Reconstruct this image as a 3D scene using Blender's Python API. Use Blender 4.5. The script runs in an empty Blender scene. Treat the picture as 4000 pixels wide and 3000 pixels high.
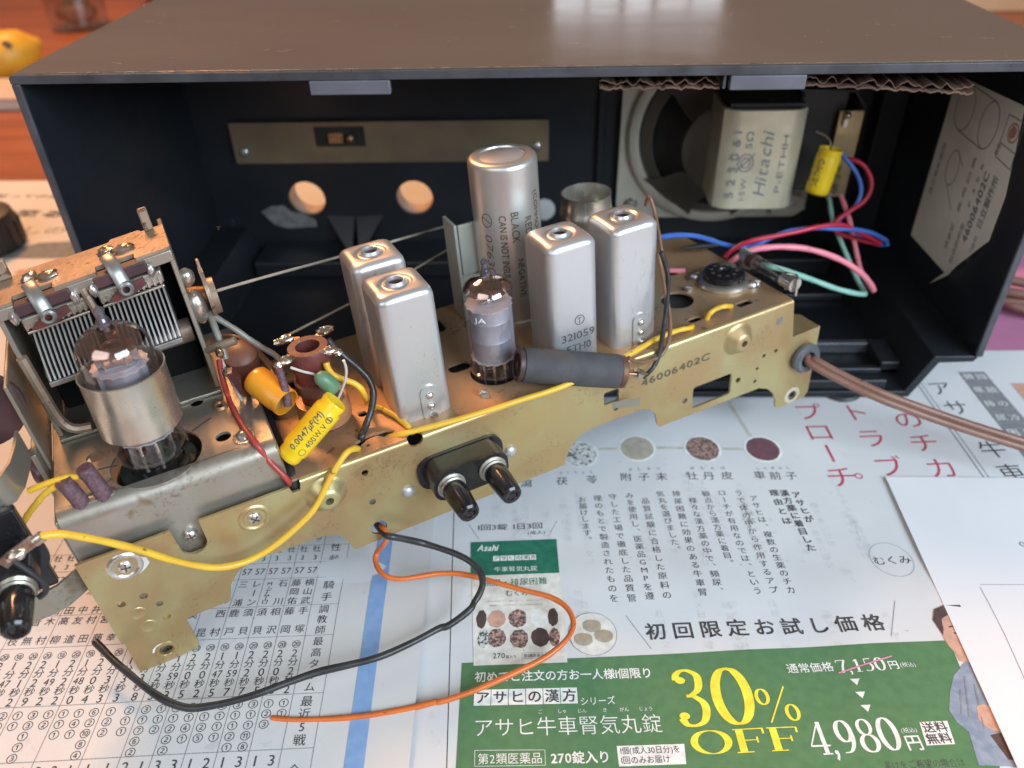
import bpy, bmesh, math, random
from mathutils import Vector, Matrix
random.seed(11)
S = 0.001                      # everything below is written in millimetres
scene = bpy.context.scene
col = scene.collection
PI = math.pi

# ------------------------------------------------------------------ camera
cam_d = bpy.data.cameras.new('camera')
cam = bpy.data.objects.new('camera', cam_d); col.objects.link(cam)
RX = Vector((0.999640, 0.020019, -0.017851)); RY = Vector((-0.002606, -0.589901, -0.807471)); RZ = Vector((-0.026695, 0.807227, -0.589637))
mw = Matrix.Identity(4)
for i in range(3):
    mw[i][0] = RX[i]; mw[i][1] = -RY[i]; mw[i][2] = -RZ[i]
mw.translation = Vector((205.49, -319.80, 243.71)) * S
cam.matrix_world = mw
cam_d.sensor_width = 36; cam_d.lens = 27.944
cam_d.clip_start = 0.01; cam_d.clip_end = 20
cam_d.dof.use_dof = True; cam_d.dof.focus_distance = 0.268; cam_d.dof.aperture_fstop = 10.0
scene.camera = cam

# ------------------------------------------------------------------ light
world = bpy.data.worlds.new('World'); scene.world = world; world.use_nodes = True
bg = world.node_tree.nodes['Background']
bg.inputs[0].default_value = (0.68, 0.585, 0.52, 1); bg.inputs[1].default_value = 0.22

def area(name, loc, target, sx, sy, power, color):
    l = bpy.data.lights.new(name, 'AREA'); l.shape = 'RECTANGLE'; l.size = sx; l.size_y = sy
    l.energy = power; l.color = color
    o = bpy.data.objects.new(name, l); col.objects.link(o)
    o.location = Vector(loc)
    o.rotation_euler = (Vector(target) - Vector(loc)).to_track_quat('-Z', 'Y').to_euler()
    return o
area('window_light', (1.22, -1.02, 0.76), (0.2, -0.05, 0.05), 1.15, 0.8, 36, (0.72, 0.86, 1.0))
for k in range(5):          # the panes of a curtained window behind the radio, mirrored in its glossy top
    area('back_window_light', (0.30 + .085 * k, 1.85, 0.40), (0.30 + .085 * k, 0, 0.40), 0.078 - .012 * (k == 2), 0.26, 0.085, (0.88, 0.93, 1.0))
area('room_fill', (-0.45, -1.45, 1.25), (0.25, 0.05, 0.05), 1.5, 1.0, 10, (0.97, 0.97, 1.0))  # soft fill added to brighten label and cabinet interior, standing for room light
area('ceiling_lamp', (-0.48, 0.78, 1.12), (0.05, 0.0, 0.05), 0.32, 0.32, 22, (1.0, 0.47, 0.19))

scene.view_settings.view_transform = 'Standard'; scene.view_settings.look = 'None'
scene.view_settings.exposure = 0; scene.view_settings.gamma = 1
scene.view_settings.use_curve_mapping = False
scene.cycles.max_bounces = 10; scene.cycles.transparent_max_bounces = 24
scene.cycles.use_denoising = True

# ------------------------------------------------------------------ helpers
def tag(o, label=None, cat=None, group=None, kind=None):
    if label: o['label'] = label
    if cat: o['category'] = cat
    if group: o['group'] = group
    if kind: o['kind'] = kind
    return o

class MB:
    def __init__(s): s.v = []; s.f = []
    def add(s, vs, fs, m=None):
        b = len(s.v)
        for p in vs:
            p = Vector(p)
            s.v.append(m @ p if m else p)
        s.f += [tuple(i + b for i in f) for f in fs]
        return s
    def box(s, x0, x1, y0, y1, z0, z1, m=None):
        vs = [(x, y, z) for x in (x0, x1) for y in (y0, y1) for z in (z0, z1)]
        return s.add(vs, [(0, 1, 3, 2), (4, 6, 7, 5), (0, 4, 5, 1), (2, 3, 7, 6), (0, 2, 6, 4), (1, 5, 7, 3)], m)
    def lathe(s, prof, seg=28, m=None, cap0=False, cap1=False):
        vs = []; fs = []
        for r, z in prof:
            for k in range(seg):
                a = 2 * PI * k / seg; vs.append((r * math.cos(a), r * math.sin(a), z))
        n = len(prof)
        for i in range(n - 1):
            for k in range(seg):
                k2 = (k + 1) % seg
                fs.append((i * seg + k, i * seg + k2, (i + 1) * seg + k2, (i + 1) * seg + k))
        if cap0: fs.append(tuple(range(seg - 1, -1, -1)))
        if cap1: fs.append(tuple((n - 1) * seg + k for k in range(seg)))
        return s.add(vs, fs, m)
    def tube(s, pts, r, seg=8, m=None, sq=None):
        pts = [Vector(p) for p in pts]; n = len(pts)
        t0 = (pts[1] - pts[0]).normalized()
        up = Vector((0, 0, 1)) if abs(t0.z) < .9 else Vector((1, 0, 0))
        nx = t0.cross(up).normalized(); vs = []; fs = []
        for i in range(n):
            t = (pts[min(i + 1, n - 1)] - pts[max(i - 1, 0)])
            t = t.normalized() if t.length > 1e-9 else t0
            nx = (nx - t * nx.dot(t)).normalized(); ny = t.cross(nx)
            rr = r(i / (n - 1)) if callable(r) else r
            for k in range(seg):
                a = 2 * PI * k / seg
                vs.append(pts[i] + nx * (math.cos(a) * rr) + ny * (math.sin(a) * rr * (sq or 1)))
        for i in range(n - 1):
            for k in range(seg):
                k2 = (k + 1) % seg
                fs.append((i * seg + k, i * seg + k2, (i + 1) * seg + k2, (i + 1) * seg + k))
        fs.append(tuple(range(seg - 1, -1, -1))); fs.append(tuple((n - 1) * seg + k for k in range(seg)))
        return s.add(vs, fs, m)
    def ball(s, c, r, sx=1, sy=1, sz=1, seg=12, rings=8, jit=0):
        prof = [(max(1e-3, math.sin(PI * i / rings)), -math.cos(PI * i / rings)) for i in range(rings + 1)]
        b = len(s.v)
        s.lathe(prof, seg)
        for i in range(b, len(s.v)):
            p = s.v[i]; j = 1 + random.uniform(-jit, jit)
            s.v[i] = Vector((c[0] + p.x * r * sx * j, c[1] + p.y * r * sy * j, c[2] + p.z * r * sz * j))
        return s
    def strip(s, path, z0, z1, t=.8):
        """sheet-metal strip standing on edge along a plan path (x, y)"""
        P = [Vector((p[0], p[1])) for p in path]; n = len(P); a = []; c = []
        for i in range(n):
            d = (P[min(i + 1, n - 1)] - P[max(i - 1, 0)]).normalized(); nn = Vector((-d.y, d.x)) * t / 2
            a.append(P[i] + nn); c.append(P[i] - nn)
        ring = a + c[::-1]; m_ = len(ring)
        vs = [(p.x, p.y, z0) for p in ring] + [(p.x, p.y, z1) for p in ring]
        fs = [(k, (k + 1) % m_, (k + 1) % m_ + m_, k + m_) for k in range(m_)]
        for i in range(n - 1):
            fs.append((i, i + 1, m_ - 2 - i, m_ - 1 - i)); fs.append((i + m_, i + 1 + m_, 2 * m_ - 2 - i, 2 * m_ - 1 - i))
        return s.add(vs, fs)

def make_mesh(name, mb, mat, smooth=40, recalc=True):
    me = bpy.data.meshes.new(name)
    me.from_pydata([tuple(p * S) for p in mb.v], [], mb.f)
    if recalc:
        bm = bmesh.new(); bm.from_mesh(me); bmesh.ops.recalc_face_normals(bm, faces=bm.faces); bm.to_mesh(me); bm.free()
    if smooth:
        for p in me.polygons: p.use_smooth = True
        me.set_sharp_from_angle(angle=math.radians(smooth))
    if mat: me.materials.append(mat)
    return me

def part(name, mb, mat, parent=None, bev=0, smooth=40, label=None, seg=2, recalc=True):
    o = bpy.data.objects.new(name, make_mesh(name, mb, mat, smooth, recalc)); col.objects.link(o)
    if parent: o.parent = parent
    if bev:
        b = o.modifiers.new('bevel', 'BEVEL'); b.width = bev * S; b.segments = seg; b.limit_method = 'ANGLE'; b.angle_limit = math.radians(35)
        wn = o.modifiers.new('wn', 'WEIGHTED_NORMAL'); wn.keep_sharp = True
    if label: o['label'] = label
    return o
def empty(name, m=None, label=None, cat=None, group=None):
    o = bpy.data.objects.new(name, None); col.objects.link(o); o.empty_display_size = .01
    if m is not None:
        mm = m.copy(); mm.translation = mm.translation * S; o.matrix_world = mm
    return tag(o, label, cat, group)
def rel(mb, p):
    p = Vector(p); mb.v = [v - p for v in mb.v]; return mb

def spl(pts, n=6):
    """Catmull-Rom through points, after one light smoothing of hand-picked noise"""
    P = [Vector(p) for p in pts]
    if len(P) < 3: return P
    Q = [P[0]] + [(P[i - 1] + P[i] * 4 + P[i + 1]) / 6 for i in range(1, len(P) - 1)] + [P[-1]]
    P = Q; out = []
    for i in range(len(P) - 1):
        a = P[max(i - 1, 0)]; b = P[i]; c = P[i + 1]; d = P[min(i + 2, len(P) - 1)]
        for k in range(n):
            t = k / n
            out.append(.5 * ((2 * b) + (c - a) * t + (2 * a - 5 * b + 4 * c - d) * t * t + (3 * b - a - 3 * c + d) * t ** 3))
    out.append(P[-1]); return out

def plate(outer, holes=(), t=1.0, mp=None):
    """flat plate with holes; 2-D outline -> (verts, faces); mp maps (x, y, z)"""
    cu = bpy.data.curves.new('c', 'CURVE'); cu.dimensions = '2D'; cu.fill_mode = 'BOTH'; cu.extrude = t / 2
    for lp in [outer] + list(holes):
        sp = cu.splines.new('POLY'); sp.points.add(len(lp) - 1)
        for q, p in zip(sp.points, lp): q.co = (p[0], p[1], 0, 1)
        sp.use_cyclic_u = True
    o = bpy.data.objects.new('c', cu); col.objects.link(o)
    dg = bpy.context.evaluated_depsgraph_get()
    me = bpy.data.meshes.new_from_object(o.evaluated_get(dg))
    vs = [(v.co.x, v.co.y, v.co.z + t / 2) for v in me.vertices]; fs = [tuple(p.vertices) for p in me.polygons]
    bpy.data.objects.remove(o); bpy.data.curves.remove(cu); bpy.data.meshes.remove(me)
    if mp: vs = [mp(*v) for v in vs]
    return vs, fs
def circ(x, y, r, n=16, ry=None): return [(x + r * math.cos(2 * PI * k / n), y + (ry or r) * math.sin(2 * PI * k / n)) for k in range(n)]
def rrect(x0, x1, y0, y1, r, n=4):
    out = []
    for cx, cy, a0 in ((x1 - r, y1 - r, 0), (x0 + r, y1 - r, 90), (x0 + r, y0 + r, 180), (x1 - r, y0 + r, 270)):
        for k in range(n + 1):
            a = math.radians(a0 + 90 * k / n); out.append((cx + r * math.cos(a), cy + r * math.sin(a)))
    return out

# ------------------------------------------------------------------ materials
def mat(name, c, rough=.5, metal=0, c2=None, ns=40, mix=(.35, .65), rv=0, bump=0, bs=400, spec=.5, coat=0, stretch=None, c3=None, ns3=700, amt3=.12, c4=None, grime=0):
    m = bpy.data.materials.new(name); m.use_nodes = True; nt = m.node_tree; N = nt.nodes; L = nt.links
    b = N['Principled BSDF']
    b.inputs['Base Color'].default_value = (*c, 1); b.inputs['Roughness'].default_value = rough; b.inputs['Metallic'].default_value = metal
    b.inputs['Specular IOR Level'].default_value = spec; b.inputs['Coat Weight'].default_value = coat
    tc = N.new('ShaderNodeTexCoord'); vec = tc.outputs['Object']
    if stretch:
        mp = N.new('ShaderNodeMapping'); mp.inputs['Scale'].default_value = stretch; L.new(vec, mp.inputs[0]); vec = mp.outputs[0]
    def noise(sc, det=4):
        n = N.new('ShaderNodeTexNoise'); n.inputs['Scale'].default_value = sc; n.inputs['Detail'].default_value = det
        L.new(vec, n.inputs['Vector']); return n
    colr = None
    if c2:
        n = noise(ns); r = N.new('ShaderNodeMapRange'); r.inputs[1].default_value = mix[0]; r.inputs[2].default_value = mix[1]; L.new(n.outputs[0], r.inputs[0])
        mx = N.new('ShaderNodeMix'); mx.data_type = 'RGBA'; L.new(r.outputs[0], mx.inputs[0])
        mx.inputs[6].default_value = (*c, 1); mx.inputs[7].default_value = (*c2, 1); colr = mx.outputs[2]
    if c4:
        n = noise(ns * 1.7, 3); n.inputs['Distortion'].default_value = 1.5; r = N.new('ShaderNodeMapRange'); r.inputs[1].default_value = .45; r.inputs[2].default_value = .7; L.new(n.outputs[0], r.inputs[0])
        mx = N.new('ShaderNodeMix'); mx.data_type = 'RGBA'; L.new(r.outputs[0], mx.inputs[0]); L.new(colr, mx.inputs[6]); mx.inputs[7].default_value = (*c4, 1); colr = mx.outputs[2]
    if c3:
        n = noise(ns3, 2); r = N.new('ShaderNodeMapRange'); r.inputs[1].default_value = .5 + .22 * (1 - amt3); r.inputs[2].default_value = r.inputs[1].default_value + .06; L.new(n.outputs[0], r.inputs[0])
        mx = N.new('ShaderNodeMix'); mx.data_type = 'RGBA'; L.new(r.outputs[0], mx.inputs[0])
        if colr: L.new(colr, mx.inputs[6])
        else: mx.inputs[6].default_value = (*c, 1)
        mx.inputs[7].default_value = (*c3, 1); colr = mx.outputs[2]
    if grime:   # fine specks and smears of dirt
        n = noise(620, 6); n.inputs['Roughness'].default_value = .7; n2 = noise(55, 3); ad = N.new('ShaderNodeMath'); ad.operation = 'MULTIPLY_ADD'; ad.inputs[1].default_value = .55; L.new(n2.outputs[0], ad.inputs[0]); L.new(n.outputs[0], ad.inputs[2])
        r = N.new('ShaderNodeMapRange'); r.inputs[1].default_value = .88; r.inputs[2].default_value = 1.02; r.inputs[3].default_value = 0; r.inputs[4].default_value = grime; L.new(ad.outputs[0], r.inputs[0])
        mx = N.new('ShaderNodeMix'); mx.data_type = 'RGBA'; L.new(r.outputs[0], mx.inputs[0]); mx.inputs[7].default_value = (.11, .08, .05, 1)
        if colr: L.new(colr, mx.inputs[6])
        else: mx.inputs[6].default_value = (*c, 1)
        colr = mx.outputs[2]
    if colr: L.new(colr, b.inputs['Base Color'])
    if rv:
        n = noise(ns * 2.3, 5); r = N.new('ShaderNodeMapRange'); r.inputs[1].default_value = .3; r.inputs[2].default_value = .7
        r.inputs[3].default_value = max(.02, rough - rv); r.inputs[4].default_value = rough + rv; L.new(n.outputs[0], r.inputs[0]); L.new(r.outputs[0], b.inputs['Roughness'])
    if bump:
        n = noise(bs, 4); bp = N.new('ShaderNodeBump'); bp.inputs['Strength'].default_value = bump; bp.inputs['Distance'].default_value = .0004
        L.new(n.outputs[0], bp.inputs['Height']); L.new(bp.outputs[0], b.inputs['Normal'])
    return m
def glass_mat(name, tint=(.93, .92, .94), refl=1.0):
    m = bpy.data.materials.new(name); m.use_nodes = True; nt = m.node_tree; N = nt.nodes; L = nt.links
    N.remove(N['Principled BSDF']); out = N['Material Output']
    t = N.new('ShaderNodeBsdfTransparent'); t.inputs[0].default_value = (*tint, 1)
    g = N.new('ShaderNodeBsdfGlossy'); g.inputs['Roughness'].default_value = .03; g.inputs[0].default_value = (refl, refl, refl, 1)
    lw = N.new('ShaderNodeLayerWeight'); lw.inputs[0].default_value = .5
    pw = N.new('ShaderNodeMath'); pw.operation = 'POWER'; pw.inputs[1].default_value = 3.5; L.new(lw.outputs['Facing'], pw.inputs[0])
    ma = N.new('ShaderNodeMath'); ma.operation = 'MULTIPLY_ADD'; ma.inputs[1].default_value = .75; ma.inputs[2].default_value = .075; L.new(pw.outputs[0], ma.inputs[0])
    x = N.new('ShaderNodeMixShader'); L.new(ma.outputs[0], x.inputs[0]); L.new(t.outputs[0], x.inputs[1]); L.new(g.outputs[0], x.inputs[2]); L.new(x.outputs[0], out.inputs[0])
    return m

GOLD = mat('zinc_gold', (.53, .375, .165), .37, .66, (.46, .305, .155), 14, rv=.1, c3=(.40, .265, .125), ns3=60, amt3=.15, bump=.10, bs=300, c4=(.52, .46, .23), grime=.55)
GOLDTOP = mat('zinc_gold_dusty_lamplit', (.52, .28, .125), .5, .45, (.37, .275, .185), 22, rv=.1, c3=(.22, .15, .09), ns3=150, amt3=.2, bump=.25, bs=500, grime=.9)  # dusty gold; part of its orange is warm lamp reflection put into the base
STEEL = mat('dull_steel', (.43, .41, .355), .38, .68, (.33, .285, .22), 20, (.35, .7), rv=.16, c3=(.29, .235, .17), ns3=90, amt3=.2, bump=.15, bs=400, grime=.5)
STEELR = mat('rusty_steel', (.43, .32, .23), .5, .5, (.30, .215, .155), 60, rv=.12, c3=(.15, .09, .06), ns3=300, amt3=.3, bump=.35, bs=600, grime=.9)
ALU = mat('satin_aluminium', (.62, .63, .635), .36, .68, (.52, .525, .525), 22, (.3, .75), rv=.1, bump=.12, bs=140, c3=(.45, .435, .41), ns3=110, amt3=.12, stretch=(1, 1, .35), grime=.35)
ALUCAN = mat('brushed_aluminium', (.68, .665, .62), .34, .75, (.60, .585, .545), 40, rv=.06, bump=.05, bs=300)
NICKEL = mat('nickel', (.76, .745, .71), .26, .85, (.58, .55, .50), 120, rv=.1)
SHIELD = mat('shield_tin', (.66, .63, .55), .28, .85, (.55, .51, .43), 50, rv=.1, c3=(.36, .31, .23), ns3=1500, amt3=.08, bump=.06, bs=400)
FIN = mat('fin_aluminium', (.37, .37, .355), .4, .7, (.27, .265, .25), 200)
SOLDER = mat('solder', (.70, .66, .60), .28, .95, (.45, .36, .26), 300, bump=.6, bs=700)
COPPER = mat('coppery_lug', (.62, .36, .20), .4, .8, (.40, .22, .12), 150, bump=.3)
BAKEL = mat('brown_bakelite', (.15, .035, .03), .42, 0, (.09, .03, .03), 90, rv=.1, bump=.2, c3=(.25, .16, .12), ns3=400, amt3=.25)
BAKELD = mat('dark_bakelite', (.05, .025, .03), .45, 0, (.09, .04, .04), 60, bump=.2)
BLACKP = mat('black_plastic', (.012, .012, .014), .18, 0, (.02, .02, .022), 60, rv=.06, bump=.05, c3=(.1, .1, .1), ns3=900, amt3=.08)
BLACKR = mat('black_rubber', (.022, .022, .024), .5, 0, (.035, .035, .037), 60, bump=.15)
GREYR = mat('grey_grommet', (.13, .14, .16), .42, 0, (.09, .10, .11), 80, bump=.1)
CAB = mat('cabinet_plastic', (.011, .0145, .0195), .40, 0, (.016, .019, .024), 14, rv=.1, bump=.12, bs=700, c3=(.035, .037, .04), ns3=1500, amt3=.14)
CABEDGE = mat('cabinet_edge', (.042, .045, .052), .34, 0, (.075, .079, .09), 60, rv=.1, bump=.2, bs=500)
CABTOP = mat('brown_room_reflection', (.150, .118, .096), .15, 0, (.125, .096, .077), 9, (.3, .7), rv=.08, bump=.02, bs=50, coat=.1, stretch=(.6, 1.3, 1))  # black gloss top; its brown is the warm room reflection painted in
GREYPL = mat('grey_plastic_clip', (.11, .115, .135), .4, 0, (.14, .145, .165), 60, bump=.1)
SPKM = mat('speaker_cream_metal', (.60, .565, .46), .40, .2, (.52, .48, .39), 30, bump=.1, bs=300)
CREAM = mat('yoke_zinc', (.68, .63, .47), .36, .35, (.58, .53, .38), 60, rv=.08, bump=.08)
CONE = mat('paper_cone', (.05, .045, .042), .85, 0, (.03, .03, .03), 60, bump=.4)
DARKF = mat('black_lamination', (.02, .019, .018), .55, 0, (.035, .03, .028), 60, bump=.2)
YEL = mat('yellow_capacitor', (.86, .60, .012), .28, 0, (.80, .53, .015), 60, coat=.25, bump=.08, bs=300)
ORN = mat('amber_capacitor', (.80, .36, .025), .32, 0, (.72, .27, .02), 60, coat=.2, bump=.1, bs=300)
GRNC = mat('green_capacitor', (.09, .20, .11), .38, 0, (.14, .27, .16), 90, bump=.1)
RESI = mat('grey_resistor_body', (.055, .055, .058), .72, 0, (.075, .073, .075), 120, bump=.4, bs=900)
WIREC = {k: mat('wire_' + k, c, .34, 0, c2, 120, rv=.08, bump=.12, bs=500, c3=(c[0] * .35, c[1] * .35, c[2] * .35), ns3=420, amt3=.06) for k, c, c2 in (
    ('yellow', (.80, .50, .035), (.72, .42, .04)), ('black', (.022, .022, .024), (.04, .04, .042)), ('red', (.45, .06, .045), (.36, .05, .045)),
    ('orange', (.72, .17, .028), (.62, .14, .03)), ('brown', (.16, .085, .05), (.22, .12, .07)), ('blue', (.05, .13, .48), (.06, .17, .50)),
    ('crimson', (.50, .02, .05), (.42, .02, .05)), ('pink', (.80, .24, .30), (.74, .22, .28)), ('teal', (.30, .56, .47), (.26, .50, .42)),
    ('grey', (.26, .245, .21), (.19, .175, .15)), ('cord', (.21, .105, .075), (.25, .135, .10)), ('string', (.42, .38, .30), (.32, .28, .22)),
    ('tin', (.62, .60, .56), (.5, .48, .44)), ('sleeve', (.085, .035, .05), (.13, .06, .075)))}
SLEEVE = mat('braided_sleeve', (.10, .045, .06), .6, 0, (.17, .10, .115), 900, bump=1.0, bs=1500)
PAPER = mat('newsprint', (.73, .725, .715), .85, 0, (.69, .69, .685), 28, bump=.5, bs=55, c3=(.63, .63, .62), ns3=160, amt3=.15, spec=.2)
PAPERB = mat('newsprint_ad', (.73, .745, .75), .85, 0, (.69, .705, .715), 28, bump=.5, bs=55, c3=(.64, .65, .66), ns3=130, amt3=.15, spec=.2)
WPAPER = mat('white_copy_paper', (.83, .84, .86), .75, 0, (.80, .81, .83), 30, bump=.05, spec=.2)
def ink(name, c, c2=None): return mat('ink_' + name, c, .8, 0, c2 or tuple(min(1, x * 1.25 + .01) for x in c), 300, spec=.15)
INK = {'black': ink('black', (.055, .055, .06), (.11, .11, .11)), 'grey': ink('grey', (.20, .21, .22)), 'red': ink('red', (.48, .06, .10)), 'white': ink('white', (.74, .76, .74)),
       'green': ink('green', (.10, .22, .105), (.12, .25, .12)), 'dgreen': ink('dark_green', (.025, .16, .10)), 'yellow': ink('yellow', (.82, .72, .06)),
       'cream': ink('cream', (.70, .68, .62)), 'blue': ink('blue', (.24, .40, .69), (.29, .45, .73)), 'band': ink('band_grey', (.22, .23, .24)), 'pink': ink('pink', (.68, .25, .42)),
       'skin': ink('skin', (.55, .33, .25)), 'hair': ink('hair', (.09, .06, .055)), 'robe': ink('robe', (.23, .29, .40), (.33, .39, .48)),
       'tan': ink('tan', (.40, .33, .24)), 'plum': ink('plum', (.17, .08, .10), (.20, .10, .12)), 'bark': mat('ink_bark', (.13, .07, .065), .8, 0, (.38, .27, .24), 900, (.45, .55)),
       'pebble': mat('ink_pebble', (.10, .10, .10), .8, 0, (.66, .66, .64), 700, (.42, .5)), 'sand': ink('sand', (.40, .37, .30)), 'lgreen': ink('light_rule', (.50, .50, .40)), 'pale': ink('show_through', (.60, .605, .61)),
       'stamp': ink('stamp', (.10, .085, .06)), 'stampg': ink('stamp_grey', (.20, .20, .20)), 'pencil': ink('pencil', (.28, .28, .30))}

# ------------------------------------------------------------------ lettering
GL = {}
def glyph(ch, bold=0):
    k = (ch, bold)
    if k in GL: return GL[k]
    c = bpy.data.curves.new('g', 'FONT'); c.body = ch; c.resolution_u = 3; c.offset = bold
    o = bpy.data.objects.new('g', c); col.objects.link(o)
    dg = bpy.context.evaluated_depsgraph_get(); me = bpy.data.meshes.new_from_object(o.evaluated_get(dg))
    vs = [(v.co.x, v.co.y) for v in me.vertices]; fs = [tuple(p.vertices) for p in me.polygons]
    bpy.data.objects.remove(o); bpy.data.curves.remove(c); bpy.data.meshes.remove(me)
    if not vs: adv = .3; x0 = 0
    elif ord(ch) > 0x2e00 or 0x2460 <= ord(ch) <= 0x24ff: adv = 1.0; x0 = 0
    else:
        x0 = min(v[0] for v in vs); adv = max(v[0] for v in vs) - x0 + .11; vs = [(a - x0 + .05, b) for a, b in vs]
    GL[k] = (vs, fs, adv); return GL[k]
def bold_copies(bold, h):
    return [(0, 0)] if bold <= 0 else [(0, 0), (bold * 1.5 * h, 0), (0, bold * 1.2 * h), (bold * 1.5 * h, bold * 1.2 * h)]
def lift(mp, x, y, e):
    p = mp(x, y)
    if not e: return p
    n = (mp(x + .5, y) - p).cross(mp(x, y + .5) - p); n.normalize(); return p + n * e
def text(mb, s, p0, p1, h, mp, bold=0, xs=1.0, skew=0):
    """line of text with its baseline from p0 to p1 (stretched to fit); mp(x, y) -> 3-D point"""
    p0 = Vector(p0); p1 = Vector(p1); L = (p1 - p0).length; d = (p1 - p0) / L; n = Vector((-d.y, d.x)); ob = min(bold, 0)
    tot = sum(glyph(c, ob)[2] for c in s); sx = L / tot; x = 0
    for c in s:
        vs, fs, adv = glyph(c, ob)
        if vs:
            for q, (ox, oy) in enumerate(bold_copies(bold, h)):
                mb.add([lift(mp, *(p0 + d * ((x + (a - adv / 2) * xs + adv / 2) * sx + skew * b * h + ox) + n * (b * h + oy)), q * .012) for a, b in vs], fs)
        x += adv
def vtext(mb, s, p0, p1, size, mp, bold=0, rot=0):
    """vertical writing: character centres run from p0 (top) to p1 (bottom)"""
    p0 = Vector(p0); p1 = Vector(p1); n = len(s); d = (p1 - p0).normalized() if (p1 - p0).length > 1e-6 else Vector((0, -1)); r = Vector((-d.y, d.x)); ob = min(bold, 0)
    for i, c in enumerate(s):
        if c == ' ': continue
        vs, fs, adv = glyph(c, ob); q = p0 + (p1 - p0) * (i / (n - 1) if n > 1 else 0)
        if c in 'ー': pts = [q + d * ((a - .5) * size) + r * ((b - .38) * size) for a, b in vs]
        elif c in '、。': pts = [q + r * ((a + .1) * size) - d * ((b + .15) * size) for a, b in vs]
        else: pts = [q + r * ((a - adv / 2) * size) - d * ((b - .38) * size) for a, b in vs]
        for k, (ox, oy) in enumerate(bold_copies(bold, size)):
            mb.add([lift(mp, p.x + ox, p.y + oy, k * .012) for p in pts], fs)
def poly(mb, pts, mp): mb.add([mp(*p) for p in pts], [tuple(range(len(pts)))])
def line(mb, a, b, w, mp, n=1):
    a = Vector(a); b = Vector(b); d = (b - a).normalized(); nn = Vector((-d.y, d.x)) * w / 2
    for i in range(n):
        p = a + (b - a) * (i / n); q = a + (b - a) * ((i + 1) / n)
        mb.add([mp(*(p + nn)), mp(*(q + nn)), mp(*(q - nn)), mp(*(p - nn))], [(0, 1, 2, 3)])
def ringp(mb, c, rx, ry, w, mp, n=40, rot=0):
    vs = []
    for k in range(n):
        a = 2 * PI * k / n; ca, sa = math.cos(a), math.sin(a)
        for q in (0, w):
            x, y = (rx - q) * ca, (ry - q) * sa
            vs.append(mp(c[0] + x * math.cos(rot) - y * math.sin(rot), c[1] + x * math.sin(rot) + y * math.cos(rot)))
    mb.add(vs, [(2 * k, 2 * k + 1, (2 * k + 3) % (2 * n), (2 * k + 2) % (2 * n)) for k in range(n)])
def disc(mb, c, rx, ry, mp, n=28, jit=0, rot=0):
    pts = []
    for k in range(n):
        a = 2 * PI * k / n; j = 1 + random.uniform(-jit, jit); x, y = rx * j * math.cos(a), ry * j * math.sin(a)
        pts.append((c[0] + x * math.cos(rot) - y * math.sin(rot), c[1] + x * math.sin(rot) + y * math.cos(rot)))
    poly(mb, pts, mp)
def pen(mb, pts, thick, thin, mp, o, sc, slant=0, e=0):
    """broad-nib stroke (thick where it runs vertical) for the big serif numerals"""
    P = [Vector((p[0], p[1])) for p in pts]
    if len(P) > 2:
        Q = []
        for i in range(len(P) - 1):
            a = P[max(i - 1, 0)]; b = P[i]; c = P[i + 1]; d = P[min(i + 2, len(P) - 1)]
            for k in range(6):
                t = k / 6; Q.append(.5 * ((2 * b) + (c - a) * t + (2 * a - 5 * b + 4 * c - d) * t * t + (3 * b - a - 3 * c + d) * t ** 3))
        P = Q + [P[-1]]
    vs = []; n = len(P)
    for i in range(n):
        d = (P[min(i + 1, n - 1)] - P[max(i - 1, 0)]).normalized(); w = (thin + (thick - thin) * abs(d.y) ** 1.6) / 2
        for sg in (1, -1):
            q = P[i] + Vector((-d.y, d.x)) * w * sg
            vs.append(lift(mp, o[0] + (q.x + slant * q.y) * sc[0] - q.y * sc[2], o[1] + q.y * sc[1] + q.x * sc[3], e))
    mb.add(vs, [(2 * i, 2 * i + 1, 2 * i + 3, 2 * i + 2) for i in range(n - 1)])
OVAL = lambda cx, cy, rx, ry: [(cx + rx * math.sin(2 * PI * k / 16), cy + ry * math.cos(2 * PI * k / 16)) for k in range(17)]
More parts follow.
